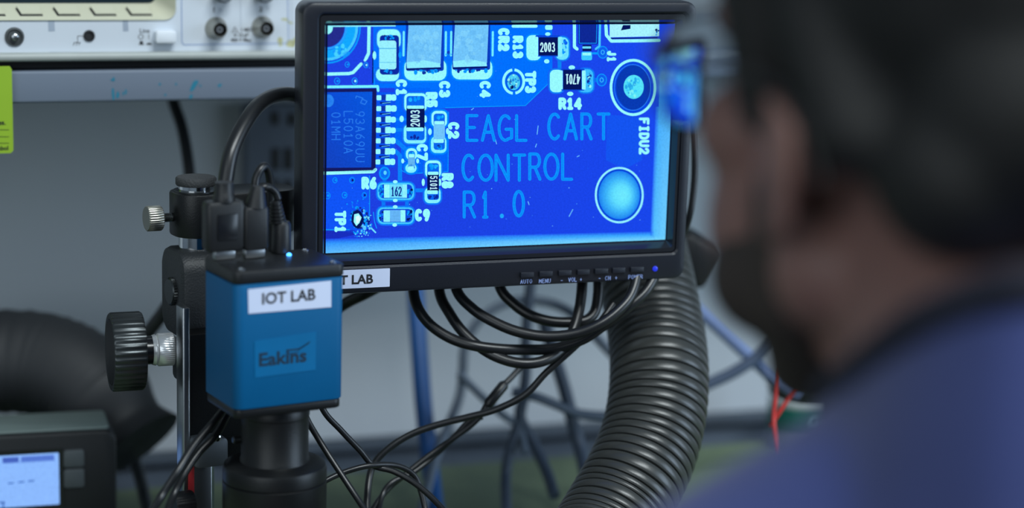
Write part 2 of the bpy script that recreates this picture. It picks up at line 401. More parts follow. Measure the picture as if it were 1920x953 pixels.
build('ground_symbol', bm, INK, osc, smooth=None)
bm = nb(); ol([(440, 50), (434.5, 60.5), (446, 60.5), (440, 50)], 0.8); ol([(440, 53.5), (440, 58.5)], 0.8); build('warning_symbol', bm, INK, osc, smooth=None)
FADED = mat('faded_print', (158, 170, 186), 0.6)
for ch, px, py in (('X', 413, 19), ('Y', 502, 17)): ot(ch, px, py, 12, 0, 1, 'CENTER', FADED)
for A, B in (((450.5, -30), (451.5, 50)), ((546, -30), (547.5, 84))): bm = nb(); ol([A, B], 0.7, bm); build('panel_line', bm, FADED, osc, smooth=None)
for px0, px1 in ((91, 103), (231, 241)):
    bm = nb(); flat(bm, [op(px0, 59, YT), op(px1, 58.5, YT), op(px1 - 1, 38.5, YT), op(px0 - 1, 38.5, YT)], YT); build('tape_mark', bm, FADED, osc, smooth=None)
bm = nb(); ol([(82, 99.5), (95, 97.5), (160, 97.5), (168, 99)], 0.8, bm)
build('scratch_mark', bm, FADED, osc, smooth=None)
bm = nb(); ol([(340, -30), (341, 78), (342.5, 82.5), (347, 84), (536, 81.5), (540, 79), (541, 75), (539, -30)], 1.1, bm); build('blue_outline', bm, mat('blue_line', (70, 118, 182), 0.5), osc, smooth=None)
bm = nb()
for px, py, w, h in ((533, 36, 9, 2.5), (545, 43, 7, 2), (525, 78, 6, 9), (545, 82, 10, 8), (553, 78, 5, 9), (540, 40, 5, 1.5)):
    c = op(px, py, YT); P = []
    for i in range(11):
        t = 2 * PI * i / 11; rr = random.uniform(.6, 1.1); P.append((c[0] + w * rr * math.cos(t) * s, c[1] + h * rr * math.sin(t) * s))
    bm = nb(); flat(bm, P, YT + .00005); build('glue_stain', bm, mat('yellow_stain', (186, 186, 140), 0.6, var=0.2, scale=300), osc, smooth=None)
for fx in (XL + .03, XR - .03):
    for fy in (.03, .32):
        bm = nb(); lathe(bm, axisM(V((fx, fy, ZL + .0002)), (0, 0, -1)), [(.012, 0), (.012, .004), (.010, max(.0045, ZL + OM.translation.z - (SM.translation.z + zt)))], 20); build('foot', bm, BLACK, osc)
bm = nb(); rbox(bm, (XL + .004, 0.008, ZL - max(.004, ZL + OM.translation.z - (SM.translation.z + zt)) + .0005), (XR - .004, 0.04, ZL + .001), 0.001, axis='x'); build('gap_shade_strip', bm, INK, osc)  # black strip standing in for the shade in the gap above the shelf

# ------------------------------------------------------------------ monitor
XD = V((11530, -482, 3745)).normalized(); VD = V((-508, 16950, 3745)).normalized()
toW = lambda c: RI * c.x - UP * c.y + FW * c.z
Xw = toW(XD); Zw = -toW(VD); Zw = (Zw - Xw * Zw.dot(Xw)).normalized(); Yw = Zw.cross(Xw)
MM = Matrix.Identity(4); TL = W(614.5, 48, 1.1549)
for i in range(3): MM[i][0] = Xw[i]; MM[i][1] = Yw[i]; MM[i][2] = Zw[i]; MM[i][3] = TL[i]
def mp(px, py, y=0.0): return on_plane(MM, px, py, y)
mon = thing('monitor', 'black desktop monitor showing a magnified blue circuit board', 'monitor', MM)
SW, SH = mp(1247, 450)[0], -mp(611, 475)[1]
FY = -0.0075                                          # front face of the frame, ahead of the screen
ox0 = mp(566, 200, FY)[0]; oz1 = mp(800, 4, FY)[1]; oz0 = mp(900, 541.5, FY)[1]; ox1 = mp(1284.5, 515, FY)[0]
gx0 = mp(598, 200, FY)[0]; gz1 = mp(800, 26.5, FY)[1]; gz0 = mp(900, 490.5, FY)[1]; gx1 = mp(1272, 400, FY)[0]
def rl(x0, z0, x1, z1, r, y): return [V((x, y, z)) for x, z in rrect(x0, z0, x1, z1, r, 6)]
frm = mat('monitor_frame', (30, 33, 42), 0.34, bump=0.06, bscale=1200)
bm = nb()
loft(bm, [rl(ox0 + .002, oz0 + .002, ox1 - .002, oz1 - .002, .006, .022), rl(ox0, oz0, ox1, oz1, .007, .012), rl(ox0, oz0, ox1, oz1, .007, FY + .003),
          rl(ox0 + .0008, oz0 + .0008, ox1 - .0008, oz1 - .0008, .0065, FY + .0008), rl(ox0 + .0025, oz0 + .0025, ox1 - .0025, oz1 - .0025, .0055, FY),
          rl(gx0 - .0012, gz0 - .0012, gx1 + .0012, gz1 + .0012, .004, FY), rl(gx0, gz0, gx1, gz1, .003, FY + .0012), rl(gx0, gz0, gx1, gz1, .003, FY + .003)], False, False)
build('frame', bm, frm, mon)
bm = nb()
bz = lambda px, py, y: mp(px, py, y)
h = FY + .0014
loft(bm, [rl(gx0 + .0001, gz0 + .0001, gx1 - .0001, gz1 - .0001, .003, h + .001), rl(gx0 + .0008, gz0 + .0008, gx1 - .0008, gz1 - .0008, .0025, h), rl(-.0030, -SH - .0040, SW + .0026, .0032, .002, h),
          rl(-.0004, -SH - .0004, SW + .0004, .0004, .0006, .0008)], False, False)
build('screen_bezel', bm, mat('monitor_bezel', (34, 36, 41), 0.16, bump=0.03, bscale=1500), mon)
bm = nb(); loft(bm, [rl(ox0 + .003, oz0 + .003, ox1 - .003, oz1 - .003, .006, .021), rl(ox0 + .006, oz0 + .006, ox1 - .006, oz1 - .006, .008, .03), rl(ox0 + .02, oz0 + .02, ox1 - .02, oz1 - .02, .01, .036)]); build('rear_housing', bm, BLACK, mon)
# bottom bar controls
def bar(px, py): return mp(px, py, FY)
xc = [(975, 1000), (1010, 1035), (1046, 1070), (1081, 1104), (1114, 1139), (1147, 1171), (1181, 1206)]
for (a, b), py in zip(xc, (515.5, 513.5, 511.8, 510.2, 508.4, 506.8, 505.3)):
    x0, z1 = bar(a, py - 5); x1, _ = bar(b, py - 5); z0 = z1 - .0034
    bm = nb(); rbox(bm, (x0, FY - .0018, z0), (x1, FY + .002, z1), .0005, .0004); build('control_button', bm, frm, mon)
bm = nb(); YB = FY - .0002
def st(txt, x0, z0, w, hgt, gap, t, b=bm, y=YB):
    x = x0
    for ch in txt:
        if ch != ' ':
            for pl in GL[ch]:
                for P in stroke_polys([(x + u * w, z0 + v * hgt) for u, v in pl], t): flat(b, P, y)
        x += w + gap
for txt, px, py in (('AUTO', 976, 532), ('MENU', 1011, 531), ('-', 1051, 530), ('VOL', 1066, 528.5), ('+', 1087, 528), ('-', 1122, 526), ('CH', 1135, 525.5), ('+', 1153, 525), ('POWER', 1178.5, 523.5)):
    x, z = mp(px, py, YB); k = .00128 if len(txt) > 1 else .0015
    st(txt, x, z, k, .0024, .0007, .00042)
build('lettering', bm, SILK, mon, smooth=None)
x, z = bar(1228, 504); bm = nb(); lathe(bm, axisM(V((x, FY + .0005, z)), (0, -1, 0)), [(.0017, 0), (.0017, .001), (.001, .0014)], 16)
build('power_light', bm, mat('blue_led_dim', (30, 40, 150), 0.3, emit=(40, 60, 255), estr=0.5), mon)
x1, z1 = mp(731, 503, FY); _, z0 = mp(731, 537.5, FY); x0 = x1 - .0485
bm = nb(); loft(bm, [rl(x0, z0, x1, z1, .0004, FY - .0001), rl(x0, z0, x1, z1, .0004, FY - .0003)]); lb = build('name_label', bm, WHITE, mon, smooth=None)
xt, zt_ = mp(699, 523.5, FY); bm = nb(); put_text(bm, 'IOT LAB', .0077, Matrix.Translation((xt, FY - .0005, zt_)) @ XZ, 'RIGHT', .00022); build('lettering', bm, INK, lb, smooth=None)
DEEP = (27, 68, 236); AZ = (2, 112, 255); CYB = (150, 250, 255); MID = (8, 152, 255); NAVY = (12, 42, 160); GREYB = (112, 196, 250); INKB = (6, 22, 92)
sb = nb(); sl = sb.verts.layers.float_color.new('Col')
def sp(pts, col, L, cols=None):         # polygon of the shown picture, traced on the panel
    vs = []
    for i, (px, py) in enumerate(pts):
        x, z = mp(px, py); x = min(max(x, 0), SW); z = min(max(z, -SH), 0)
        v = sb.verts.new((x, -0.00002 * L, z)); c = cols[i] if cols else col
        v[sl] = (lin(c[0]), lin(c[1]), lin(c[2]), 1); vs.append(v)
    try: sb.faces.new(vs)
    except ValueError: pass
def pr(x0, y0, x1, y1, r=4, k=4): return rrect(x0, y0, x1, y1, r, k)
def pad(x0, y0, x1, y1, r, col, L, halo=None, hw=4):
    if halo is not None:
        a = pr(x0 - hw, y0 - hw, x1 + hw, y1 + hw, r + hw); b = pr(x0, y0, x1, y1, r)
        for i in range(len(a)):
            j = (i + 1) % len(a); sp([a[i], a[j], b[j], b[i]], None, 3, [halo, halo, MID, MID])
    sp(pr(x0, y0, x1, y1, r), col, L)
def sline(pl, w, col, L):
    for P in stroke_polys(pl, w): sp(P, col, L)
def ring(cx, cy, rx, ry, w, col, L, n=40, a0=0, a1=360):
    q = [(math.cos(D2R(a0 + (a1 - a0) * i / n)), math.sin(D2R(a0 + (a1 - a0) * i / n))) for i in range(n + 1)]
    for (c0, s0), (c1, s1) in zip(q, q[1:]):
        sp([(cx + (rx - w / 2) * c0, cy + (ry - w / 2) * s0), (cx + (rx + w / 2) * c0, cy + (ry + w / 2) * s0), (cx + (rx + w / 2) * c1, cy + (ry + w / 2) * s1), (cx + (rx - w / 2) * c1, cy + (ry - w / 2) * s1)], col, L)
def disc(cx, cy, rx, ry, col, L, n=28): sp([(cx + rx * math.cos(2 * PI * i / n), cy + ry * math.sin(2 * PI * i / n)) for i in range(n)], col, L)
def gl(txt, o, ex, ey, gap, t, col, L=8):   # lettering: start corner, advance vector, up vector
    lx = math.hypot(*ex); ux = (ex[0] / lx, ex[1] / lx); x, y = o
    for ch in txt:
        for pl in GL.get(ch, []):
            sline([(x + u * ex[0] + v * ey[0], y + u * ex[1] + v * ey[1]) for u, v in pl], t, col, L)
        x += ux[0] * (lx + gap); y += ux[1] * (lx + gap)
def boxch(ch, x0, y0, x1, y1, t, col, L=8): gl(ch, (x0 + t / 2, y1 - t / 2), (x1 - x0 - t, 0), (0, -(y1 - y0 - t)), 0, t, col, L)
def noisy(cx, cy, rx, ry, n, cols, L, rad=(1, 4)):
    for _ in range(n):
        a = random.uniform(0, 2 * PI); q = math.sqrt(random.random()); r = random.uniform(*rad)
        disc(cx + rx * q * math.cos(a), cy + ry * q * math.sin(a), r, r * random.uniform(.6, 1.6), random.choice(cols), L, 7)
# ground of the picture
sp([(600, 30), (1280, 30), (1280, 500), (600, 500)], None, 0, [(30, 66, 228), (24, 74, 240), (24, 70, 235), (30, 62, 222)])
reg = [(700, 47), (1035, 47), (1036, 150), (985, 198), (835, 203), (800, 204), (800, 180), (745, 165), (700, 165)]
sp(reg, AZ, 1); sline([(835, 202), (985, 198), (1034, 151), (1034, 128)], 1.6, MID, 2)
sp([(740, 165), (806, 165), (842, 260), (840, 322), (772, 326), (752, 312), (752, 270), (740, 265)], (2, 100, 250), 1)
sline([(841, 210), (840, 322)], 1.5, MID, 2); sline([(750, 318), (764, 326), (840, 322)], 1.5, MID, 2)
sp([(611, 329), (692, 328), (692, 430), (660, 436), (611, 432)], (16, 84, 246), 1); sline([(693, 330), (693, 408)], 1.6, MID, 2)
sp([(611, 432), (665, 432), (668, 440), (611, 452)], (24, 46, 190), 1); sline([(611, 431), (655, 431)], 2, MID, 2)
sp([(697, 130), (712, 140), (712, 172), (697, 172)], (10, 60, 225), 1); sline([(699, 95), (699, 155)], 2, INKB, 2); sline([(702, 130), (702, 160)], 1.5, MID, 2)
sp([(1138, 215), (1200, 220), (1204, 300), (1170, 318), (1136, 300)], (20, 84, 240), 1)
# mounting hole ring at the far corner
disc(614, 50, 60, 66, (20, 90, 240), 2, 40); ring(614, 50, 47, 54, 20, (18, 168, 255), 3); ring(614, 50, 55, 61, 5, (70, 200, 255), 4); ring(614, 50, 61, 68, 3, MID, 4); ring(614, 50, 35, 41, 4, (40, 160, 255), 4); disc(614, 50, 32, 38, (36, 44, 140), 4); disc(614, 52, 10, 12, CYB, 5); noisy(640, 96, 14, 10, 14, [(70, 210, 255), (20, 150, 250)], 4, (2, 5))
sline([(692, 50), (691, 100), (686, 110)], 6, CYB, 5); sline([(677, 120), (662, 136), (654, 138), (612, 139)], 6, CYB, 5); sline([(684, 113), (688, 108)], 5, CYB, 5)
for x, y, r in ((651, 121, 4), (686, 122, 4), (632, 152, 5), (665, 152, 5), (628, 338, 4), (660, 338, 4.5), (646, 366, 4.5), (683, 366, 4), (614, 367, 5)):
    ring(x, y, r, r + 1, 1.4, MID, 4, 14); disc(x + 1, y, r * .45, r * .5, random.choice([CYB, INKB, MID]), 5, 9)
# small capacitor beside the ring
pad(707, 55, 751, 92, 12, CYB, 4, DEEP); sp(pr(712, 66, 748, 140, 6), NAVY, 5); pad(705, 128, 748, 152, 11, CYB, 4, DEEP)
sp(pr(711, 76, 743, 130, 5), (150, 240, 255), 6); sline([(712, 91), (743, 91)], 1.5, (60, 170, 230), 7); sline([(711, 117), (742, 117)], 1.2, (90, 190, 240), 7); noisy(728, 70, 13, 4, 12, [INKB, MID], 6, (1, 2.5)); noisy(727, 135, 13, 3, 10, [MID, NAVY], 6, (1, 3))
disc(702, 104, 3.5, 8, CYB, 5, 12); disc(750, 103, 3, 6, MID, 5, 12)
# two large capacitors
for x0, x1, px0, px1, yb in ((764, 828, 758, 837, 128), (851, 915, 847, 923, 126)):
    pad(px0, 111, px1, yb + 23, 14, CYB, 4, AZ); sp(pr(x0 - 3, 44, x1 + 4, yb + 5, 4), (10, 60, 190), 5)
    sp([(x0 + 2, 46), (x1 + 1, 46), (x1 - 2, yb - 8), (x0 - 2, yb - 8)], GREYB, 6); noisy((x0 + x1) / 2, 84, 28, 30, 26, [(124, 206, 252), (104, 188, 246)], 7, (3, 7))
    sp([(x0 - 2, yb - 11), ((x0 + x1) / 2, yb - 15), (x1 - 3, yb - 9), (x1 - 2, yb - 2), (x0 - 1, yb)], (140, 236, 255), 7)
    sline([(x0 - 1, yb + 2), (x1 - 2, yb)], 2.5, INKB, 7); noisy((x0 + x1) / 2, yb + 6, 30, 2.5, 16, [MID, NAVY], 6, (1.5, 4))
for x in (757, 836, 846, 924): sline([(x, 60), (x - .5, 104)], 4, (110, 235, 255), 5)
sline([(836, 102), (846, 102)], 3, MID, 5); disc(841, 99, 3, 4, (10, 60, 200), 5)
CW = ((0, 7.5), (15, 0))
for txt, x, y in (('C1', 745, 152), ('C3', 826, 155), ('C4', 902, 155), ('C2', 843, 232), ('C7', 784, 273)): gl(txt, (x, y), (0, 9.5), (15, 0), 6.5, 6.5, CYB)
for txt, x, y in (('R5', 801, 176), ('R8', 831, 328)): gl(txt, (x, y), (0, 8), (16, 0), 6.5, 7, CYB)
gl('CR2', (937, 56), (0, 8), (15, 0), 6.5, 7, CYB); gl('R13', (964, 70), (0, 8), (14, 0), 6.5, 6.5, CYB); gl('TP3', (987, 136), (0, 8), (15, 0), 6, 6.5, CYB); gl('J1', (1140, 97), (0, 6), (13, 0), 5, 5, CYB)
gl('FIDU2', (1200, 223), (0, 8.5), (15, 0), 5.5, 5, CYB); gl('TP1', (630, 398), (0, 8), (16, 0), 6, 6, CYB)
gl('R6', (681, 352), (8, 0), (0, -17), 6.5, 7, CYB); gl('C9', (781, 412), (8, 0), (0, -17), 6.5, 7, CYB); gl('R14', (1050, 203), (9, 0), (0, -17), 5.5, 6.5, CYB)
sline([(962, 49), (1005, 49)], 6, CYB, 5); pad(1022, 47, 1036, 56, 3, CYB, 5); disc(1027, 64, 5, 3.5, CYB, 5)
# resistors lying down
pad(987, 66, 1014, 113, 10, CYB, 4, AZ); pad(1042, 70, 1066, 112, 10, (110, 226, 255), 4, DEEP); sp(pr(1004, 66, 1050, 106, 2), (10, 70, 215), 5)
sp(pr(1001, 69, 1009, 106, 2), CYB, 6); sp(pr(1046, 69, 1054, 107, 2), (130, 236, 255), 6); sp(pr(1010, 70, 1046, 104, 1), INKB, 6)
gl('2003', (1013.5, 96.5), (4.6, 0), (0, -16), 2.6, 2.3, (190, 245, 255)); noisy(1058, 90, 5, 14, 10, [MID, (10, 100, 240)], 5, (1, 3))
sline([(1049, 112), (1049, 128)], 7, (10, 130, 245), 3); disc(1025, 115, 5, 4, CYB, 5)
pad(1031, 131, 1056, 173, 9, CYB, 4, DEEP); pad(1084, 130, 1112, 173, 10, (60, 190, 255), 4, DEEP); sp(pr(1052, 129, 1096, 170, 2), (10, 70, 215), 5)
sp(pr(1046, 132, 1055, 168, 2), CYB, 6); sp(pr(1091, 132, 1098, 168, 2), CYB, 6); sp(pr(1056, 131, 1090, 168, 1), INKB, 6)
gl('4701', (1086.5, 140), (-4.6, 0), (0, 17), 2.4, 2.3, (190, 245, 255)); disc(1072, 126.5, 6, 4, CYB, 5); disc(1069, 176, 6, 4, CYB, 5); noisy(1104, 150, 5, 16, 12, [MID, CYB, NAVY], 5, (1, 3))
for x, y in ((1128, 150), (1130, 98)): ring(x, y, 9, 11, 2, MID, 4, 20); disc(x, y, 7, 9, (10, 100, 240), 3, 16); ring(x, y, 3, 4, 1.4, (60, 190, 255), 5, 12)
sline([(1111, 150), (1120, 150)], 7, (10, 120, 245), 3); sline([(1112, 100), (1120, 100)], 4, MID, 3)
# diode and connector along the top
sline([(1077, 44), (1077, 88), (1082, 92)], 6, CYB, 4); sline([(1125, 44), (1124, 86), (1117, 92)], 4, (70, 200, 255), 4)
sp(pr(1084, 40, 1121, 83, 2), (14, 40, 150), 5); ring(1102, 60, 17, 60, 1, MID, 6, 30) if False else sline([(1086, 46), (1086, 81), (1118, 81), (1119, 46)], 1.2, MID, 6)
sp(pr(1092, 84, 1109, 96, 1), INKB, 5); sp(pr(1090, 97, 1110, 113, 3), (60, 200, 255), 5); sp(pr(1092, 87, 1108, 91, 1), (110, 220, 255), 6); sp(pr(1092, 99, 1108, 104, 1), CYB, 6)
sline([(1136, 48), (1137, 66), (1146, 77), (1236, 76)], 6, CYB, 5); sp([(1143, 44), (1236, 44), (1236, 68), (1143, 70)], (165, 242, 255), 6); sline([(1146, 72), (1232, 71)], 2, INKB, 7); sp([(1168, 47), (1182, 47), (1182, 54), (1164, 57)], INKB, 7); noisy(1231, 60, 4, 6, 9, [INKB, MID], 7, (1, 2))
# test point, fiducial, drilled hole
ring(963, 153, 19, 22, 5, CYB, 5, 30, 95, 262); ring(963, 153, 19, 22, 5, CYB, 5, 30, -85, 80); disc(963, 153, 15, 18, (4, 90, 230), 4); disc(963, 154, 12, 15, (70, 200, 245), 5); noisy(963, 153, 10, 13, 34, [(150, 240, 240), (20, 120, 220), (90, 220, 250), INKB], 6, (1, 3))
disc(1187, 164, 43, 53, (8, 70, 225), 3, 44); ring(1187, 164, 41.5, 51, 5, CYB, 5, 48); ring(1186, 164, 34, 43, 1.4, (40, 130, 250), 5, 40); disc(1188, 164, 33, 42, (8, 58, 178), 4, 40); disc(1188, 163, 19, 22.5, (84, 226, 250), 6); noisy(1188, 163, 14, 17, 30, [(130, 246, 246), (60, 205, 250), (40, 170, 235)], 7, (1.5, 4))
disc(1161, 366, 46, 53, (16, 90, 246), 2, 44); ring(1161, 366, 44, 51, 3.6, (150, 246, 255), 5, 48); ring(1161, 366, 40, 47, 2, (4, 60, 200), 5, 40)
hcols = [(28, 130, 240), (60, 180, 250), (96, 222, 255), (108, 232, 255)]
for k in range(3):
    f0, f1 = 1 - k * .3, 1 - (k + 1) * .3; n = 40
    for i in range(n):
        a, b = 2 * PI * i / n, 2 * PI * (i + 1) / n; q = lambda t, f_: (1161 + 2 * (1 - f_) * 4 + 38.5 * f_ * math.cos(t), 366 + 45 * f_ * math.sin(t))
        sp([q(a, f0), q(b, f0), q(b, f1), q(a, f1)], None, 4, [hcols[k], hcols[k], hcols[k + 1], hcols[k + 1]])
disc(1168.2, 366, 5.5, 6.5, hcols[3], 4.5)
# chip
sline([(612, 163), (708, 162), (709, 170)], 5, (120, 245, 255), 5); sline([(611, 325), (700, 322), (704, 318)], 6, CYB, 5)
sp([(608, 167), (706, 166), (704, 321), (608, 322)], (20, 26, 96), 5); sp([(608, 173), (698, 172), (696, 314), (608, 315)], None, 6, [(12, 76, 214), (8, 88, 222), (12, 74, 206), (20, 66, 190)])
ring(616, 189, 7, 9, 6, (40, 130, 240), 7, 20); disc(616, 189, 6, 8, (36, 122, 238), 7)
TC = (40, 122, 238)
gl('93A69UU', (667, 209), (0, 9.5), (16, 0), 4.6, 1.7, TC); gl('L5010A', (645, 209), (0, 9.5), (16, 0), 4.2, 1.7, TC); gl('01MH', (622, 211), (0, 9.5), (16, 0), 4.2, 1.7, TC)
sline([(667, 184), (668, 180), (680, 184), (676, 193), (684, 196), (688, 190), (680, 186)], 2, TC, 8)
for k, y in enumerate((183, 203.5, 224, 244, 264, 284, 303.5)):
    xk = 706 - k * .35
    sp(pr(xk - 1, y - 10, xk + 36, y + 10, 2), (8, 84, 240), 3); sp(pr(xk, y - 4.5, xk + 9, y + 5, 2), CYB, 5); sp(pr(xk + 9, y - 5, xk + 18, y + 5, 1), (14, 50, 170), 5)
    pad(xk + 17, y - 6, xk + 28, y + 6, 2, CYB, 5); pad(xk + 27, y - 6 + (k > 1 and k < 4), xk + 37 + (1 if k == 1 else 0), y + 6, 4, CYB, 5)
    if k < 6: sp(pr(xk + 6, y + 8, xk + 26, y + 12, 2), (12, 34, 130), 4); sline([(xk + 11, y + 11), (xk + 26, y + 9)], 1.2, (90, 200, 255), 5)
sline([(744, 224), (760, 224)], 5, (10, 130, 250), 3); disc(753, 223, 4, 6, CYB, 5); sline([(742, 244), (760, 243)], 7, (10, 130, 250), 3); sline([(740, 262), (763, 282)], 8, (10, 130, 250), 2); sline([(742, 284), (750, 292), (750, 342)], 8, (10, 130, 250), 2)
ring(721, 325, 9, 11, 3, MID, 4, 20); disc(721, 325, 8, 10, (10, 110, 245), 3); sp([(714, 332), (728, 332), (721, 346)], (10, 120, 248), 3); disc(722, 324, 3, 4, (90, 210, 255), 5)
# standing resistors and capacitors
def standing(x0, y0, x1, y1, body, bc, endc=CYB, txt=None, bgc=DEEP):
    b0, b1 = body; w = x1 - x0
    pad(x0, y0, x1, b0 + 6, 9, CYB, 4, bgc); pad(x0 - 1, b1 - 6, x1 - 1, y1, 9, (130, 240, 255), 4, bgc)
    sp(pr(x0 + 4, y0 + 5, x1 - 4, y1 - 6, 5), (10, 104, 240), 5); noisy((x0 + x1) / 2, y0 + 11, w * .26, 3, 6, [MID, (30, 180, 255)], 6, (1.5, 4)); noisy((x0 + x1) / 2, y1 - 11, w * .26, 3, 6, [MID, NAVY], 6, (1.5, 3.5))
    sp(pr(x0 + 4, b0, x1 - 4, b1, 1), bc, 6); sp(pr(x0 + 5, b0 - 5, x1 - 5, b0 + 1, 2), endc, 7); sp(pr(x0 + 4, b1 - 1, x1 - 6, b1 + 6, 2), endc, 7)
standing(758, 175, 800, 269, (203, 240), INKB); gl('2003', (786, 236.5), (0, -5.2), (-15.5, 0), 2.8, 2.2, (190, 245, 255))
disc(797.5, 223, 3, 7, CYB, 5, 12)
standing(809, 208, 838, 287, (232, 262), GREYB, bgc=AZ); disc(806, 247, 3.5, 6.5, CYB, 5, 12); disc(839, 246, 3, 6, CYB, 5, 12)
standing(761, 278, 782, 324, (294, 313), (100, 180, 240), bgc=AZ); disc(783, 302, 2.8, 4.6, CYB, 5, 12); disc(755, 302, 2.8, 4.6, CYB, 5, 12)
standing(797, 301, 827, 381, (327, 358), INKB); gl('5101', (807, 331), (0, 4.3), (12, 0), 2.4, 1.8, (190, 240, 255)); disc(793.5, 342, 3, 7, CYB, 5, 12); disc(824.5, 342, 3, 7, CYB, 5, 12); sline([(778, 357), (797, 357)], 7, (10, 130, 250), 3)
# lying pair below
for y0, y1, kind in ((343, 375, 0), (389, 420, 1)):
    pad(708, y0, 776, y1, 10, (70, 200, 255), 4, DEEP); sp(pr(711, y0 + 3, 773, y1 - 3, 8), (14, 74, 220), 5); noisy(715, (y0 + y1) / 2, 4, 10, 8, [INKB, MID], 6, (1, 3)); noisy(768, (y0 + y1) / 2, 5, 10, 10, [INKB, MID], 6, (1, 3))
    if kind == 0:
        sp(pr(720, y0 + 3, 763, y1 - 4, 1), (112, 222, 255), 6); sp(pr(720, y0 + 3, 730, y1 - 4, 1), CYB, 7); sp(pr(755, y0 + 3, 763, y1 - 4, 1), (140, 240, 255), 7); gl('162', (734, y1 - 8), (4.6, 0), (0, -16), 2.2, 2.2, (12, 40, 140))
    else:
        sp(pr(720, y0 + 5, 760, y1 - 4, 1), (100, 180, 245), 6); sp(pr(719, y0 + 6, 731, y1 - 4, 1), (140, 240, 255), 7); sp(pr(751, y0 + 5, 760, y1 - 4, 1), CYB, 7)
for x, y in ((741, 341), (741, 376), (741, 388), (740, 422)): disc(x, y, 4.5, 3.2, CYB, 5, 12)
sline([(719, 376), (719, 389)], 7, (10, 120, 248), 3); sline([(763, 376), (763, 389)], 7, (10, 120, 248), 3)
# scorched solder splash
noisy(674, 410, 17, 22, 60, [INKB, (20, 40, 140), MID, (90, 200, 255)], 4, (1.5, 4)); disc(670, 411, 11, 17, INKB, 5); sp([(664, 402), (672, 400), (678, 408), (674, 418), (668, 424), (663, 416)], CYB, 6); sp([(667, 406), (673, 404), (676, 410), (672, 418), (668, 420)], (215, 250, 255), 7)
noisy(690, 416, 8, 16, 26, [MID, (110, 220, 255), NAVY], 6, (1, 2.6)); noisy(676, 438, 16, 7, 30, [MID, (110, 220, 255)], 6, (.8, 2)); noisy(670, 382, 22, 10, 10, [MID], 6, (.8, 1.5)); sline([(700, 398), (702, 415), (706, 428)], 1.6, MID, 6); sline([(696, 428), (704, 436)], 3, (110, 220, 255), 6)
# large etched lettering
for row in ((('E', 872.7, 897), ('A', 901.5, 929.5), ('G', 932.7, 962), ('L', 965.7, 989), 214, 266), (('C', 1026, 1053.5), ('A', 1056, 1083.5), ('R', 1088, 1111), ('T', 1118.5, 1144.5), 211, 263.5), (('C', 865, 892.5), ('O', 895, 926), ('N', 927, 955.5), ('T', 960.6, 986.5), 288, 341), (('R', 990.4, 1015), ('O', 1018.5, 1049), ('L', 1052, 1074.5), 286, 339), (('R', 867.4, 892.5), ('1', 901.5, 918), 357.4, 410), (('0', 959, 986), 356, 408)):
    for ch, x0, x1 in row[:-2]:
        boxch(ch, x0, row[-2], x1, row[-1], 5.6, (6, 156, 255), 8); boxch(ch, x0 + 1.6, row[-2] + 1.6, x1 - 1.6, row[-1] - 1.6, 2.0, (14, 132, 250), 9)
disc(940.8, 405, 3.8, 4.2, (30, 170, 255), 8, 14)
# lit edges of the board and stray specks
def strip(quad, c, L=9): sp(quad, None, L, c)
strip([(605, 448), (1226, 434), (1226, 441), (605, 457)], [(27, 68, 236), (27, 80, 240), (60, 170, 255), (50, 150, 252)]); strip([(605, 457), (1226, 441), (1226, 475), (605, 490)], [(50, 150, 252), (60, 170, 255), (120, 216, 255), (96, 190, 255)])
strip([(1229, 200), (1237, 200), (1226, 442), (1219, 442)], [(27, 84, 242), (60, 165, 252), (84, 190, 255), (27, 84, 242)]); strip([(1237, 160), (1280, 160), (1270, 480), (1226, 441)], [(60, 165, 250), (74, 174, 250), (110, 205, 255), (84, 190, 255)])
strip([(1238, 90), (1280, 90), (1280, 160), (1237, 160)], [(30, 80, 240), (34, 110, 245), (74, 174, 250), (60, 165, 250)]); strip([(1226, 441), (1270, 441), (1270, 490), (1226, 480)], [(84, 190, 255), (110, 205, 255), (120, 216, 255), (120, 216, 255)])
strip([(611, 44), (742, 44), (742, 49.5), (611, 50.5)], [(140, 240, 255)] * 4, 10)
for _ in range(120):
    x, y = random.uniform(620, 1225), random.uniform(60, 430); r = random.uniform(.5, 1.1); disc(x, y, r, r, random.choice([(60, 140, 255), (110, 190, 255), (20, 100, 245)]), 2, 6)
for a, b in (((1009, 236), (1007, 252)), ((1006, 270), (1004, 276)), ((1074, 393), (1067, 406)), ((929, 262), (931, 270)), ((990, 378), (992, 384)), ((888, 203), (884, 206)), ((1086, 292), (1082, 294))): sline([a, b], 1.4, (110, 200, 255), 2)
bmesh.ops.recalc_face_normals(sb, faces=sb.faces)
build('screen', sb, glow_mat('lit_screen'), mon, smooth=None)


# ------------------------------------------------------------------ microscope stand
def hitz(M, px, py, z):
    Mi = M.inverted(); o = Mi @ CAM; d = Mi.to_3x3() @ ray(px, py); p = o + d * ((z - o.z) / d.z); return p.x, p.y
p0 = W(368, 500, 1.205); ST = frame(V((p0.x, p0.y, 0)), 29)
def zs(py, px=368, y=0.0): return on_plane(ST, px, py, y)[1]
def xs(px, py, y=0.0): return on_plane(ST, px, py, y)[0]
st_ = thing('microscope_stand', 'black microscope stand with chrome post, clamp and large ribbed focus knob', 'microscope stand', ST)
bm = nb(); lathe(bm, axisM(V((0, 0, 0.012)), (0, 0, 1)), [(.0107, 0), (.0107, zs(345) - .012)], 40); build('post', bm, CHROME, st_)
capm = mat('rough_black_cap', (58, 60, 62), 0.75, var=0.3, scale=900, bump=0.5, bscale=900)
zt1 = zs(347); bm = nb(); lathe(bm, axisM(V((0, 0, zt1)), (0, 0, 1)), [(.0116, 0), (.0122, .0008), (.0122, .0042), (.0114, .0052), (.002, .0056)], 40); build('post_cap', bm, capm, st_)
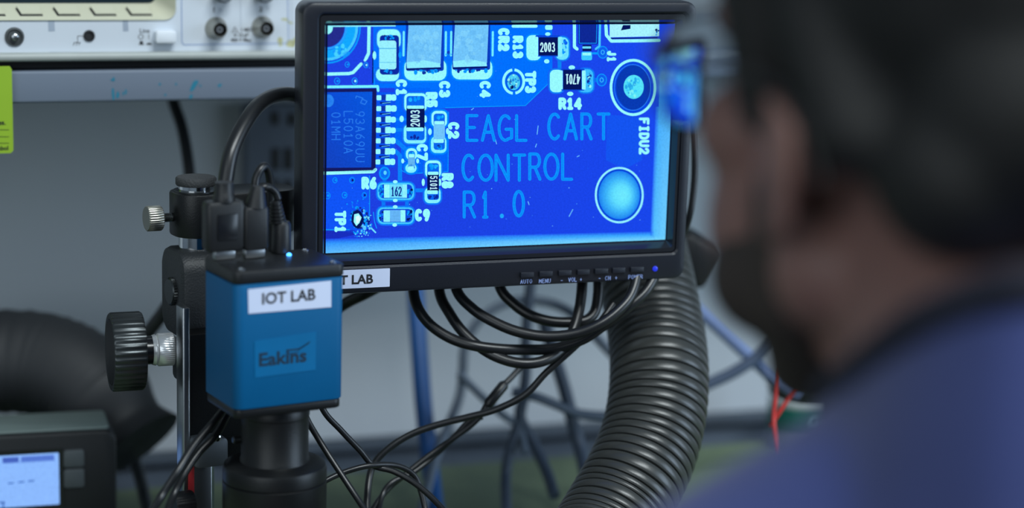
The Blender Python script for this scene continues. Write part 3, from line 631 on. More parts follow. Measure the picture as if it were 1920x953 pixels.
zc0, zc1 = zs(450, 368, -.017), zs(367, 368, -.017)
bm = nb(); rbox(bm, (xs(317, 410, .005), -.017, zc0), (.062, .017, zc1), .015, .0015, axis='z', k=8); build('clamp_block', bm, BLACKM, st_)
bm = nb(); lathe(bm, axisM(V((0, 0, zc1 - .0004)), (0, 0, 1)), [(.0135, 0), (.0135, .0012), (.0112, .0012)], 40); build('clamp_collar', bm, DKSTEEL, st_)
zr = zs(378, 550); bm = nb(); lathe(bm, axisM(V((.045, 0.004, zr)), (.985, -.17, 0)), [(.0045, 0), (.0045, .13)], 24); build('monitor_arm', bm, STEEL, st_)
zk = zs(409, 300); xk0, xk1 = xs(274, 409), xs(302, 409)
bm = nb(); Mx = axisM(V((xk1, 0, zk)), (-1, 0, 0)); L_ = xk1 - xk0
lathe(bm, Mx, [(.0070, 0), (.0076, .0006), (.0076, L_ - .0006), (.0070, L_)], 72, (36, .0005, 1, 2)); tk = build('thumb_screw', bm, NICKEL, st_)
bm = nb(); lathe(bm, axisM(V((xs(316, 409) + .004, 0, zk)), (-1, 0, 0)), [(.0024 + (.0004 if i % 2 else 0), i * .0005) for i in range(19)], 20); build('screw_thread', bm, DKSTEEL, tk)
# focus rack
zf1, zf0 = zs(463), zs(625)
bm = nb(); rbox(bm, (xs(308, 540, .012), -.022, zf0), (.050, .020, zf1), .012, .004, axis='x', k=8); build('focus_housing', bm, mat('rack_black', (40, 43, 46), 0.5, bump=0.3, bscale=900), st_)
bm = nb(); lathe(bm, axisM(V((xs(308, 540, .012) + .001, -.004, zs(540))), (-1, 0, 0)), [(.0085, 0), (.0085, .0030), (.0075, .0038)], 60, (30, .0006, 0, 1)); build('tension_ring', bm, DKSTEEL, st_)
zkn = zs(657, 300, -.012); ykn = -.012
KD = V((-.985, .17, 0)).normalized()
x2 = xs(326, 657, ykn); KO = V((x2, ykn, zkn)); kt = lambda px: (x2 - xs(px, 657, ykn)) * 1.02
cl0, cl1, kb0, kb1 = 0.0, kt(287), kt(270), kt(213)
bm = nb(); lathe(bm, axisM(KO + KD * kb0, KD), [(.004, -.001), (.0228, 0), (.0236, .0012), (.0236, kb1 - kb0 - .001), (.0226, kb1 - kb0), (.0200, kb1 - kb0), (.0192, kb1 - kb0 - .0012), (.001, kb1 - kb0 - .0006)], 144, (36, .0011, 2, 3)); kn = build('focus_knob', bm, DKSTEEL, st_)
bm = nb(); lathe(bm, axisM(KO + KD * (kb1 - .0012), KD), [(.0198, 0), (.0196, .0012), (.001, .0016)], 60); build('knob_face', bm, BLACKG, kn)
bm = nb(); lathe(bm, axisM(KO + KD * (cl1 - .001), KD), [(.0085, -.002), (.0085, kb0 - cl1 + .002)], 30); build('knob_shaft', bm, BLACKG, st_)
w_ = cl1 - cl0
bm = nb(); lathe(bm, axisM(KO, KD), [(.0075, -.008), (.0075, -.001), (.0092, 0), (.0099, .0008), (.0099, w_ * .72), (.0088, w_ * .8), (.0094, w_ * .86), (.0088, w_)], 96, (48, .0005, 3, 4)); build('fine_collar', bm, mat('bright_nickel', (240, 243, 246), 0.24, 0.6, 0.03), st_)
bm = nb(); rbox(bm, (xs(330, 660, ykn), -.030, zs(700)), (.03, -.004, zs(640)), .004, .002, axis='x'); build('pinion_block', bm, BLACKM, st_)
xr0, xr1 = xs(337, 800, -.034), xs(351, 800, -.034)
bm = nb(); rbox(bm, (xr0, -.040, .012), (xr1, -.028, zs(574, 345, -.034)), .0012, .0008, axis='z'); rail = build('rack_rail', bm, STEEL, st_)
bm = nb(); rbox(bm, (xr1, -.036, zs(868, 380, -.03)), (.055, -.018, zs(600)), .002, axis='z'); build('dovetail_block', bm, BLACKM, st_)
bm = nb(); rbox(bm, (xr1 + .0005, -.0405, .012), (xs(398, 900, -.04), -.028, zs(868, 380, -.04)), .001, axis='z'); build('slide_rail', bm, STEEL, st_)
xq = xs(356, 900, -.041); bm = nb(); rbox(bm, (xq - .001, -.0412, zs(928, 356, -.041)), (xq + .0028, -.0406, zs(876, 356, -.041)), .0003, axis='y'); build('red_sticker', bm, mat('red_sticker', (170, 40, 44), 0.5), st_)
zz = zs(940, 345, -.045); bm = nb(); lathe(bm, axisM(V((xs(325, 940, -.05), -.05, zz)), (1, 0, 0)), [(.007, 0), (.0078, .001), (.0078, .011), (.007, .012)], 60, (20, .0007, 1, 2)); build('lock_knob', bm, BLACK, st_)
bm = nb(); rbox(bm, (xs(366, 850, -.05), -.05, zs(876, 400, -.05)), (xs(428, 850, -.05), -.036, zs(824, 400, -.05)), .003, .001, axis='y'); br = build('lens_bracket', bm, mat('bracket_grey', (92, 98, 104), 0.5, 0.3), st_)
bm = nb(); lathe(bm, axisM(V((xs(408, 822, -.051), -.0505, zs(822, 408, -.051))), (0, -1, 0)), [(.002, 0), (.002, .001), (.001, .0015)], 16); build('bracket_screw', bm, CHROME, br)
bm = nb(); rbox(bm, (-.03, -.16, .0003), (.10, .05, .013), .012, .003, axis='z'); build('base_plate', bm, BLACKM, st_)

# ------------------------------------------------------------------ microscope camera and lens
CB = frame(W(441, 771, 1.10), 30); CWID, CDEP, CHT = .0660, .0485, .0705
cm = thing('microscope_camera', 'blue metal microscope camera with black lid standing in front of the monitor', 'camera', CB)
bm = nb(); rbox(bm, (0, 0, 0), (CWID, CDEP, CHT), .0055, .0006, axis='z', k=7); build('body', bm, BLUE, cm)
bm = nb(); rbox(bm, (-.0002, -.0002, CHT + .0002), (CWID + .0002, CDEP + .0002, CHT + .0075), .0048, .0012, axis='z', k=7); lid = build('lid', bm, mat('camera_lid', (24, 26, 29), 0.4, bump=0.15, bscale=1500), cm)
bm = nb(); rbox(bm, (.0008, .0008, -.0055), (CWID - .0008, CDEP - .0008, -.0002), .0048, .0010, axis='z', k=7); build('base_plate', bm, BLACKM, cm)
ZL_ = CHT + .0075
for x, y in ((.0055, .0052), (CWID - .0055, .0052), (CWID - .0055, CDEP - .0052), (.0055, CDEP - .0052)):
    bm = nb(); lathe(bm, axisM(V((x, y, ZL_ - .0002)), (0, 0, 1)), [(.0021, 0), (.0021, .0006), (.0012, .001), (.0010, .0004)], 18); build('lid_screw', bm, STEEL, lid)
x, y = hitz(CB, 542, 479, ZL_); bm = nb(); lathe(bm, axisM(V((x, y, ZL_ - .0001)), (0, 0, 1)), [(.0014, 0), (.0013, .0009), (.0006, .0014)], 16)
build('indicator_light', bm, mat('blue_led', (60, 140, 255), 0.3, emit=(60, 150, 255), estr=6.0), lid)
def cbp(px, py, y=0.0): return on_plane(CB, px, py, y)
P = [cbp(*p, -.0003) for p in ((465, 543), (621, 526.5), (621, 576), (466, 588.5))]
bm = nb(); loft(bm, [[V((x, -.0001, z)) for x, z in P], [V((x, -.0004, z)) for x, z in P]]); nl = build('name_label', bm, WHITE, cm, smooth=None)
x, z = cbp(541, 557.5, -.0005); bm = nb(); put_text(bm, 'IOT LAB', .0088, Matrix.Translation((x, -.0006, z)) @ XZ, 'CENTER', .0002, 1.0); build('lettering', bm, INK, nl, smooth=None)
P = [cbp(*p, -.0003) for p in ((477, 640), (593, 622), (592, 694), (478, 709))]
bm = nb(); loft(bm, [[V((x, -.0001, z)) for x, z in P], [V((x, -.0003, z)) for x, z in P]]); pl_ = build('maker_plate', bm, mat('plate_blue', (4, 104, 158), 0.35, 0.1), cm, smooth=None)
x, z = cbp(530, 672, -.0005); bm = nb(); put_text(bm, 'Eakins', .0104, Matrix.Translation((x, -.0005, z)) @ XZ, 'CENTER', .00025, 1.12)
for A, B, w in (((538, 657), (560, 655), 2.6), ((560, 655), (578, 644), 2.4), ((560, 656), (581, 641), 1.8), ((541, 664), (560, 660), 1.4)):
    for Q in stroke_polys([cbp(*A, -.0005), cbp(*B, -.0005)], w * .0003): flat(bm, Q, -.0005)
build('lettering', bm, mat('plate_ink', (16, 44, 66), 0.5), pl_, smooth=None)
# lens below the camera
LM = CB @ Matrix.Translation((CWID / 2 + .001, CDEP / 2, -.0057)); LM = Matrix.Translation(LM.translation)
lens = thing('zoom_lens', 'black barrel lens screwed below the blue camera', 'lens', LM)
bm = nb(); lathe(bm, axisM(V((0, 0, 0)), (0, 0, -1)), [(.0192, 0), (.0198, .0008), (.0198, .006), (.0193, .0065), (.0193, .031), (.0199, .0318), (.0199, .036)], 56); build('barrel', bm, BLACKM, lens)
bm = nb(); lathe(bm, axisM(V((0, 0, -.0335)), (0, 0, -1)), [(.0195, -.0005), (.0255, 0), (.0290, .0018), (.0298, .0045), (.0298, .010), (.0290, .0106), (.0298, .0112), (.0298, .050), (.026, .055), (.020, .07), (.012, .07)], 72); lr = build('focus_ring', bm, BLACKM, lens)
bm = nb(); lathe(bm, axisM(V((-.0195, -.002, -.021)), (-1, -.5, 0)), [(.0022, -.001), (.0022, .004), (.0016, .0046)], 16); build('lock_screw', bm, DKSTEEL, lens)
def plug(name, label, cat, px, py, parts, m=BLACK):
    x, y = hitz(CB, px, py, ZL_); return thing(name, label, cat, CB @ Matrix.Translation((x, y, ZL_)))
k = .000302                                            # one picture pixel at the camera's distance, in metres
# HDMI plug and cable
hp = plug('video_cable', 'thick black video cable with large plug curving from camera lid to the monitor', 'cable', 420, 487, 0)
bm = nb(); rbox(bm, (-.0062, -.0022, .0003), (.0062, .0022, .006), .0008, axis='z'); build('plug_shell', bm, STEEL, hp)
bm = nb(); rbox(bm, (-.0118, -.0055, .005), (.0112, .0055, .034), .003, .003, axis='z'); pb = build('plug_body', bm, BLACK, hp)
bm = nb(); lathe(bm, axisM(V((0, 0, .033)), (0, 0, 1)), [(.0062, 0), (.0062, .003), (.0056, .004), (.0052, .011)], 24); build('strain_relief', bm, BLACK, pb)
bm = nb(); rbox(bm, (-.006, -.0062, .012), (.006, -.0052, .027), .001, .0004, axis='y'); build('grip_panel', bm, BLACKG, pb)
Hi = hp.matrix_world.inverted()
path = spline([Hi @ W(*p) for p in ((421, 356, 1.142), (424, 335, 1.142), (434, 285, 1.145), (457, 235, 1.155), (487, 195, 1.170), (522, 178, 1.185), (560, 180, 1.2), (620, 200, 1.215))], 10)
bm = nb(); sweep(bm, path, .0045, 20); build('cord', bm, CABLE, hp)
# USB plug
up = plug('usb_cable', 'black usb cable looping back over its plug on camera lid', 'cable', 476, 484, 0)
bm = nb(); rbox(bm, (-.006, -.0022, .0003), (.006, .0022, .006), .0006, axis='z'); build('plug_shell', bm, STEEL, up)
bm = nb(); rbox(bm, (-.0074, -.005, .005), (.0074, .005, .030), .0025, .002, axis='z'); pb = build('plug_body', bm, BLACK, up)
bm = nb(); lathe(bm, axisM(V((.001, 0, .029)), (.1, 0, 1)), [(.0062, 0), (.0056, .003), (.0040, .010), (.0034, .012)], 20); build('strain_relief', bm, BLACK, pb)
Ui = up.matrix_world.inverted()
path = spline([Ui @ W(*p) for p in ((478, 355, 1.142), (480, 335, 1.142), (488, 318, 1.143), (497, 312, 1.146), (504, 325, 1.15), (508, 360, 1.155), (509, 420, 1.158), (509, 500, 1.16), (520, 600, 1.165))], 10)
bm = nb(); sweep(bm, path, .0024, 14); build('cord', bm, CABLE, up)
# power plug
dp = plug('power_cable', 'thin black power cable with ribbed round plug at the camera indicator light', 'cable', 527, 474, 0)
bm = nb(); lathe(bm, axisM(V((0, 0, .0003)), (0, 0, 1)), [(.0056, 0), (.0058, .001), (.0056, .016), (.0046, .018)], 24); pb = build('plug_body', bm, BLACK, dp)
pf = []
for i in range(6): pf += [(.0048 - i * .0003, .018 + i * .0021), (.0048 - i * .0003, .0194 + i * .0021), (.0036 - i * .0002, .0196 + i * .0021), (.0036 - i * .0002, .020 + i * .0021)]
bm = nb(); lathe(bm, axisM(V((0, 0, 0)), (-.12, 0, 1)), pf, 20); build('strain_relief', bm, BLACK, pb)
Di = dp.matrix_world.inverted()
path = spline([Di @ W(*p) for p in ((521, 374, 1.137), (516, 361, 1.136), (505, 352, 1.134), (492, 352, 1.132), (480, 362, 1.135), (474, 385, 1.15), (472, 440, 1.165), (470, 520, 1.17))], 10)
bm = nb(); sweep(bm, path, .0022, 14); build('cord', bm, CABLE, dp)

# ------------------------------------------------------------------ corrugated hose
pts = [(1185, 400, 1.40), (1200, 470, 1.375), (1215, 540, 1.345), (1231, 630, 1.32), (1236, 700, 1.298), (1231, 770, 1.283), (1214, 840, 1.268), (1186, 905, 1.252), (1150, 970, 1.236), (1105, 1045, 1.208), (1060, 1115, 1.15), (1020, 1180, 1.07)]
path = spline([W(*p) for p in pts], 60)
# even spacing along the hose
acc = [0]
for a, b in zip(path, path[1:]): acc.append(acc[-1] + (b - a).length)
PITCHH = .0068; stp = PITCHH / 10; ev = []; j = 0; s_ = 0
while s_ < acc[-1]:
    while acc[j + 1] < s_: j += 1
    t = (s_ - acc[j]) / (acc[j + 1] - acc[j]); ev.append(path[j].lerp(path[j + 1], t)); s_ += stp
HPROF = (.0290, .0317, .0321, .0323, .0324, .0324, .0324, .0323, .0321, .0317)
hs = thing('fume_hose', 'thick black corrugated fume hose bending down beneath the monitor', 'hose', Matrix.Translation(ev[0]))
bm = nb(); sweep(bm, [p - ev[0] for p in ev], lambda i: HPROF[i % 10], 64, by_index=True); build('corrugated_tube', bm, mat('hose_plastic', (52, 54, 53), 0.34, var=0.1, scale=60, bump=0.06, bscale=300, spec=0.6), hs, smooth=35)
d_ = (ev[0] - ev[6]).normalized(); bm = nb(); lathe(bm, axisM(d_ * -.004, d_), [(.034, 0), (.035, .002), (.035, .03), (.034, .032)], 48); build('end_collar', bm, BLACK, hs)
d_ = (ev[-1] - ev[-6]).normalized(); bm = nb(); lathe(bm, axisM(ev[-1] - ev[0] - d_ * .004, d_), [(.034, 0), (.035, .002), (.035, .035), (.05, .06), (.048, .06)], 48); build('intake_cone', bm, BLACK, hs)

# ------------------------------------------------------------------ cables under and behind the monitor
cable('coiled_cable', [(775, 480, 1.25), (775, 545, 1.245), (786, 582, 1.24), (810, 612, 1.237), (848, 636, 1.234), (892, 649, 1.232), (940, 655, 1.235), (984, 656, 1.24), (1038, 654, 1.243), (1092, 637, 1.243), (1130, 612, 1.243), (1176, 578, 1.243), (1212, 545, 1.247), (1235, 500, 1.255), (1240, 470, 1.26)], .0034,
      CABLE, 'black cable making the widest loop of the coil hanging under the monitor', group=None)
cable('coiled_cable', [(824, 480, 1.255), (824, 547, 1.25), (843, 588, 1.245), (870, 625, 1.240), (908, 657, 1.236), (946, 675, 1.234), (984, 682, 1.234), (1019, 677, 1.238), (1048, 660, 1.244), (1072, 625, 1.251), (1085, 585, 1.256), (1091, 540, 1.26), (1093, 480, 1.265)], .0034,
      CABLE, 'black cable making the lowest hanging loop of the coil under the monitor')
cable('coiled_cable', [(850, 480, 1.248), (856, 543, 1.243), (886, 579, 1.238), (924, 603, 1.234), (970, 622, 1.231), (1024, 631, 1.230), (1078, 626, 1.230), (1125, 608, 1.231), (1162, 580, 1.235), (1186, 547, 1.241), (1200, 490, 1.25)], .0034,
      CABLE, 'black cable making the middle loop of the coil, passing in front of other loops')
cable('coiled_cable', [(925, 480, 1.265), (938, 540, 1.26), (962, 569, 1.258), (992, 590, 1.256), (1027, 602, 1.256), (1065, 605, 1.258), (1098, 601, 1.260), (1115, 585, 1.263), (1121, 555, 1.266), (1122, 520, 1.268), (1122, 470, 1.27)], .0034,
      CABLE, 'black cable making the smallest and highest loop of the coil under the monitor')
cable('power_lead', [(1150, 570, 1.255), (1120, 610, 1.25), (1073, 655, 1.247), (1024, 699, 1.245), (985, 740, 1.245), (930, 768, 1.247), (875, 783, 1.25), (820, 797, 1.25), (770, 815, 1.248), (730, 840, 1.245), (703, 868, 1.243), (692, 900, 1.24), (688, 960, 1.23), (690, 1040, 1.21)], .0022,
      CABLE, 'thin black lead running from the coil down to the crossing of cables beside the lens')
cable('camera_lead', [(555, 700, 1.185), (570, 772, 1.18), (598, 825, 1.18), (640, 890, 1.175), (685, 958, 1.165), (740, 1040, 1.14)], .0019, CABLE, 'thin black lead dropping straight from behind the blue camera')
cable('camera_lead', [(585, 700, 1.2), (605, 767, 1.2), (640, 808, 1.205), (675, 845, 1.21), (700, 873, 1.215), (740, 885, 1.215), (785, 912, 1.21), (830, 955, 1.2), (880, 1020, 1.18)], .0019, CABLE, 'thin black lead leaving the blue camera corner and crossing other leads')
cable('lens_lead', [(560, 935, 1.20), (600, 908, 1.20), (640, 888, 1.205), (690, 874, 1.21), (740, 873, 1.22), (775, 890, 1.225), (790, 925, 1.225), (800, 975, 1.22), (805, 1050, 1.2)], .0018, CABLE, 'thin black lead arching out of the lens ring to the right')
cable('split_lead', [(975, 690, 1.285), (955, 712, 1.28), (930, 735, 1.275), (912, 760, 1.272), (895, 787, 1.27), (850, 822, 1.27), (800, 858, 1.265), (760, 890, 1.26), (725, 920, 1.255), (690, 970, 1.24), (650, 1040, 1.22)], .0019, CABLE, 'dark lead with a short thick joint, upper of two descending to the left')
cable('split_lead', [(905, 782, 1.272), (880, 790, 1.272), (855, 815, 1.272), (820, 850, 1.27), (775, 886, 1.262), (735, 905, 1.255), (715, 935, 1.25), (706, 1000, 1.23)], .0018, CABLE, 'dark lead branching under the thick joint, lower of two descending to the left')
bm = nb(); a, b = W(948, 718, 1.277), W(912, 762, 1.271); sweep(bm, [(a - a), (b - a) * .1, (b - a) * .5, (b - a) * .9, (b - a)], lambda s, t: .0021 if s < .0005 or s > t - .0005 else .0034, 16)
setp(build('cable_joint', bm, CABLE, M=Matrix.Translation(a)), 'short thick black joint sleeve on the dark lead left of the hose', 'cable joint')
GREYC = mat('soft_grey_cable', (66, 78, 96), 0.5)
cable('hanging_cable', [(1000, 500, 1.47), (992, 560, 1.47), (986, 640, 1.47), (986, 700, 1.47), (975, 780, 1.47), (955, 850, 1.465), (948, 900, 1.46), (950, 970, 1.42), (955, 1050, 1.38)], .0040, GREYC, 'grey blurred cable hanging straight down behind the coil to the green mat')
cable('hanging_cable', [(960, 735, 1.44), (1000, 743, 1.44), (1045, 760, 1.45), (1085, 776, 1.46), (1150, 780, 1.47), (1210, 770, 1.48)], .0036, GREYC, 'grey cable crossing level behind the hose')
cable('hanging_cable', [(1020, 600, 1.48), (1040, 670, 1.48), (1060, 735, 1.48), (1076, 800, 1.48), (1092, 860, 1.47), (1110, 960, 1.42)], .0050, GREYC, 'wide grey cable slanting down just left of the hose')
cable('hanging_cable', [(790, 960, 1.42), (820, 850, 1.46), (860, 750, 1.5), (868, 690, 1.5), (872, 650, 1.5), (895, 605, 1.5), (940, 572, 1.5), (1000, 563, 1.5), (1060, 580, 1.5), (1110, 625, 1.49), (1180, 700, 1.48)], .0036, mat('pale_grey_cable', (104, 116, 132), 0.5), 'pale grey cable arching high behind the coil')
cable('hanging_cable', [(985, 740, 1.47), (975, 780, 1.47), (1000, 830, 1.47), (1025, 885, 1.46), (1040, 930, 1.44)], .0042, GREYC, 'short grey cable forking right toward the green mat')
cable('hanging_cable', [(860, 700, 1.46), (905, 745, 1.46), (945, 780, 1.465), (972, 800, 1.47), (985, 850, 1.46)], .003, mat('pale_grey_cable', (104, 116, 132), 0.5), 'pale thin cable sloping from the arch into the fork')
cable('hanging_cable', [(1290, 735, 1.50), (1340, 715, 1.50), (1385, 693, 1.50), (1430, 660, 1.50), (1480, 600, 1.5)], .0046, mat('slate_cable', (70, 84, 108), 0.5), 'slate grey cable rising between the hose and the beard')
cable('hanging_cable', [(1280, 560, 1.53), (1320, 590, 1.53), (1380, 645, 1.53), (1430, 690, 1.53), (1500, 740, 1.53)], .0052, mat('pale_blue_cable', (112, 132, 176), 0.5), 'pale blue cable sloping down along the wall right of the hose')
cable('video_lead', [(1296, 190, 1.285), (1301, 240, 1.285), (1303, 300, 1.285), (1301, 350, 1.285), (1294, 400, 1.285), (1280, 440, 1.29), (1255, 470, 1.29)], .0022, CABLE, 'thin black lead along the outer right edge of the monitor')
cable('shelf_cable', [(318, 140, 1.43), (325, 190, 1.43), (340, 235, 1.425), (350, 285, 1.42), (357, 345, 1.415), (362, 430, 1.41), (368, 600, 1.40), (374, 760, 1.40), (380, 880, 1.40)], .0042, CABLE, 'black cable dropping from under the shelf behind the chrome post')
cable('bracket_cable', [(600, 600, 1.30), (650, 568, 1.29), (690, 548, 1.28), (740, 520, 1.275)], .0038, CABLE, 'short black cable rising from behind the blue camera to the monitor underside')
cable('sloping_lead', [(425, 760, 1.155), (398, 795, 1.145), (362, 838, 1.135), (332, 885, 1.125), (300, 935, 1.12), (270, 985, 1.10), (240, 1060, 1.08)], .0023, CABLE, 'glossy black lead slanting down left across the chrome rail, upper of the pair')
cable('sloping_lead', [(428, 775, 1.16), (405, 815, 1.15), (372, 850, 1.142), (345, 890, 1.135), (325, 930, 1.13), (310, 975, 1.115), (300, 1050, 1.1)], .0023, CABLE, 'black lead slanting down left across the chrome rail, lower of the pair')
cable('strap_cable', [(330, 550, 1.36), (305, 588, 1.37), (275, 628, 1.38), (240, 680, 1.40), (205, 740, 1.42), (180, 800, 1.42)], .0048, CABLE, 'black cable running from the stand down to the dark fume hood')
cable('bench_lead', [(236, 815, 1.46), (252, 862, 1.45), (266, 910, 1.43), (278, 965, 1.40)], .0045, mat('dark_grey_cable', (46, 52, 56), 0.5), 'dark grey cable lying right of the small lit instrument')
cable('blue_tube', [(776, 480, 1.535), (780, 560, 1.53), (786, 650, 1.52), (794, 760, 1.50), (806, 870, 1.48), (817, 960, 1.45), (826, 1030, 1.41)], .0066, mat('blue_tube', (24, 84, 150), 0.5), 'blue plastic tube standing upright behind the hanging cables', 'tube')

# ------------------------------------------------------------------ background bits
ol_ = thing('outlet_strip', 'grey outlet strip with dark slots on the wall left of the monitor', 'outlet strip', WALLM)
x0, z0 = on_plane(WALLM, 462, 392, -.02); x1, z1 = on_plane(WALLM, 600, 196, -.02); z0 -= .02
bm = nb(); rbox(bm, (x0, -.02, z0), (x1, .001, z1), .004, .002); build('housing', bm, mat('strip_grey', (98, 108, 124), 0.5), ol_)
for px, py in ((516, 222), (548, 224), (517, 298), (541, 298), (517, 358), (541, 358)):
    cx, cz = on_plane(WALLM, px, py, -.021); bm = nb(); hh = .0085 if py > 250 else .005; rbox(bm, (cx - .003, -.0212, cz - hh), (cx + .003, -.0195, cz + hh), .001, .0002); build('slot', bm, INK, ol_)
aj = thing('arm_joint', 'dark angular fume arm joint sticking out behind the right monitor edge', 'arm joint', Matrix.Translation(W(1306, 490, 1.46)))
bm = nb(); sweep(bm, [V((-.10, .03, .07)), V((-.05, .02, .035)), V((-.02, .005, .01)), V((0, 0, 0))], .012, 18); build('arm', bm, BLACK, aj)
bm = nb(); rbox(bm, (-.021, -.017, -.016), (.013, .017, .018), .007, .005, axis='y', M=Matrix.Rotation(D2R(28), 4, 'Y')); build('joint_block', bm, BLACK, aj)
# second, blurred fume hood on the left
hpts = [(-150, 715, 1.43), (-40, 682, 1.43), (60, 680, 1.43), (130, 702, 1.425), (183, 742, 1.42), (225, 788, 1.415), (260, 834, 1.41)]
hpath = spline([W(*p) for p in hpts], 8); o0 = hpath[0]
fh = thing('fume_hood', 'large dark fume hood on a hose behind the small lit instrument', 'fume hood', Matrix.Translation(o0))
nn = len(hpath); cut = nn - 16
bm = nb(); sweep(bm, [p - o0 for p in hpath[:cut + 1]], lambda s, t: .037 + .0006 * math.sin(s / .0011), 40); build('hose', bm, mat('hood_black', (34, 37, 41), 0.6), fh)
tt = sum((b - a).length for a, b in zip(hpath[cut:], hpath[cut + 1:]))
bm = nb(); sweep(bm, [p - o0 for p in hpath[cut:]], lambda s, t: .037 - .009 * math.sin(min(1, s / t / .7) * PI / 2) ** 2 + .006 * max(0, s / t - .7) / .3, 48); build('hood', bm, mat('hood_black', (34, 37, 41), 0.6), fh)

# small instrument with a lit display
q = W(218, 806, 1.33); BI = frame(V((q.x, q.y, 0)), 17); HB = q.z
bi = thing('bench_instrument', 'small black bench instrument with lit blue white display beside the dark hood', 'instrument', BI)
bm = nb(); rbox(bm, (-.17, 0, 0.0003), (0, .05, HB), .008, .003, axis='y', k=6); build('case', bm, BLACK, bi)
bm = nb(); rbox(bm, (-.168, .004, HB - .001), (-.004, .046, HB + .0015), .004, .001, axis='z'); build('top_cover', bm, mat('grey_green_cover', (104, 118, 116), 0.5), bi)
def bp(px, py, y=0.0): return on_plane(BI, px, py, y)
x1, z1 = bp(110, 849, -.001); _, z0 = bp(112, 946, -.001); x0 = x1 - .062
dm = nb(); dl = dm.verts.layers.float_color.new('Col')
def dq(a, b, c, d, col, y):
    vs = []
    for x, z in ((a, b), (c, b), (c, d), (a, d)):
        v = dm.verts.new((x, y, z)); v[dl] = (lin(col[0]), lin(col[1]), lin(col[2]), 1); vs.append(v)
    dm.faces.new(vs)
dq(x0, z0, x1, z1, (140, 186, 255), -.0008); u_ = 1 / 2800
for a, b, c_, d_, col in ((-101, 4, -72, 14, (70, 100, 190)), (-68, 4, -8, 14, (84, 120, 210)), (-101, 14, -6, 15.5, (110, 150, 230)), (-92, 52, -82, 55, (66, 110, 190)), (-74, 51, -63, 54, (66, 110, 190)), (-56, 50, -45, 53, (66, 110, 190)), (-108, 88, -98, 91, (60, 100, 180)), (-103, 91, -100, 100, (60, 100, 180))):
    dq(x1 + a * u_, z1 - d_ * u_, x1 + c_ * u_, z1 - b * u_, col, -.0010)
disp = build('display', dm, glow_mat('lit_display'), bi, smooth=None)
bm = nb(); loft(bm, [rl(x0 - .003, z0 - .003, x1 + .003, z1 + .003, .002, .002), rl(x0 - .003, z0 - .003, x1 + .003, z1 + .003, .002, -.0015), rl(x0, z0, x1, z1, .0005, -.0012), rl(x0, z0, x1, z1, .0005, .001)], False, False); build('display_bezel', bm, BLACKG, bi)
kx0, kz1 = bp(119, 846, -.002); kx1, _ = bp(158, 846, -.002); _, kzm = bp(135, 879, -.002); _, kz0 = bp(135, 916, -.002)
for a, b in ((kzm + .0006, kz1), (kz0, kzm - .0006)):
    bm = nb(); rbox(bm, (kx0, -.002, a), (kx1, .002, b), .002, .0008); build('key', bm, mat('grey_key', (72, 78, 82), 0.5), bi)

# green tin and red wire
cx = W(1508, 826, 1.665); TM = Matrix.Translation((cx.x, cx.y, 0)) @ Matrix.Rotation(D2R(10), 4, 'Z')
tin = thing('green_tin', 'small green labelled tin with pale rim on the bench under the chin', 'tin', TM)
bm = nb(); lathe(bm, axisM(V((0, 0, .0003)), (0, 0, 1)), [(.030, 0), (.031, .001), (.031, .012), (.031, .047), (.030, .048)], 40); build('body', bm, mat('tin_grey', (120, 130, 150), 0.4), tin)
bm = nb(); lathe(bm, axisM(V((0, 0, .018)), (0, 0, 1)), [(.0311, 0), (.0313, .0003), (.0313, .0215), (.0311, .022)], 40); gb = build('green_band', bm, mat('green_band', (4, 96, 84), 0.45), tin)
bm = nb(); put_text(bm, 'Ger', .015, Matrix.Translation((-.006, -.0318, .0290)) @ XZ, 'LEFT', .0001); build('lettering', bm, mat('pale_green_ink', (150, 190, 200), 0.5), gb, smooth=None)
bm = nb(); lathe(bm, axisM(V((0, 0, .0405)), (0, 0, 1)), [(.0311, 0), (.0315, .0006), (.0315, .0065), (.0311, .007)], 40); build('pale_rim', bm, mat('tin_rim', (196, 204, 208), 0.4), tin)
bm = nb(); lathe(bm, axisM(V((0, 0, .0478)), (0, 0, 1)), [(.0305, 0), (.0312, .001), (.0312, .008), (.029, .009), (.001, .009)], 40); build('lid', bm, mat('tin_lid', (34, 44, 44), 0.4), tin)
RED = mat('red_wire', (196, 48, 44), 0.5)
cable('red_wire', [(1500, 560, 1.36), (1478, 640, 1.36), (1462, 700, 1.36), (1454, 750, 1.36), (1451, 780, 1.36), (1452, 800, 1.358), (1457, 832, 1.355), (1462, 880, 1.34)], .0014, RED, 'red wire hanging nearly straight beside the beard', 'wire')
cable('red_wire', [(1560, 640, 1.36), (1510, 705, 1.362), (1484, 740, 1.363), (1465, 768, 1.363), (1452, 788, 1.364), (1445, 800, 1.364)], .0014, RED, 'red wire slanting left to join the straight one below the beard', 'wire')

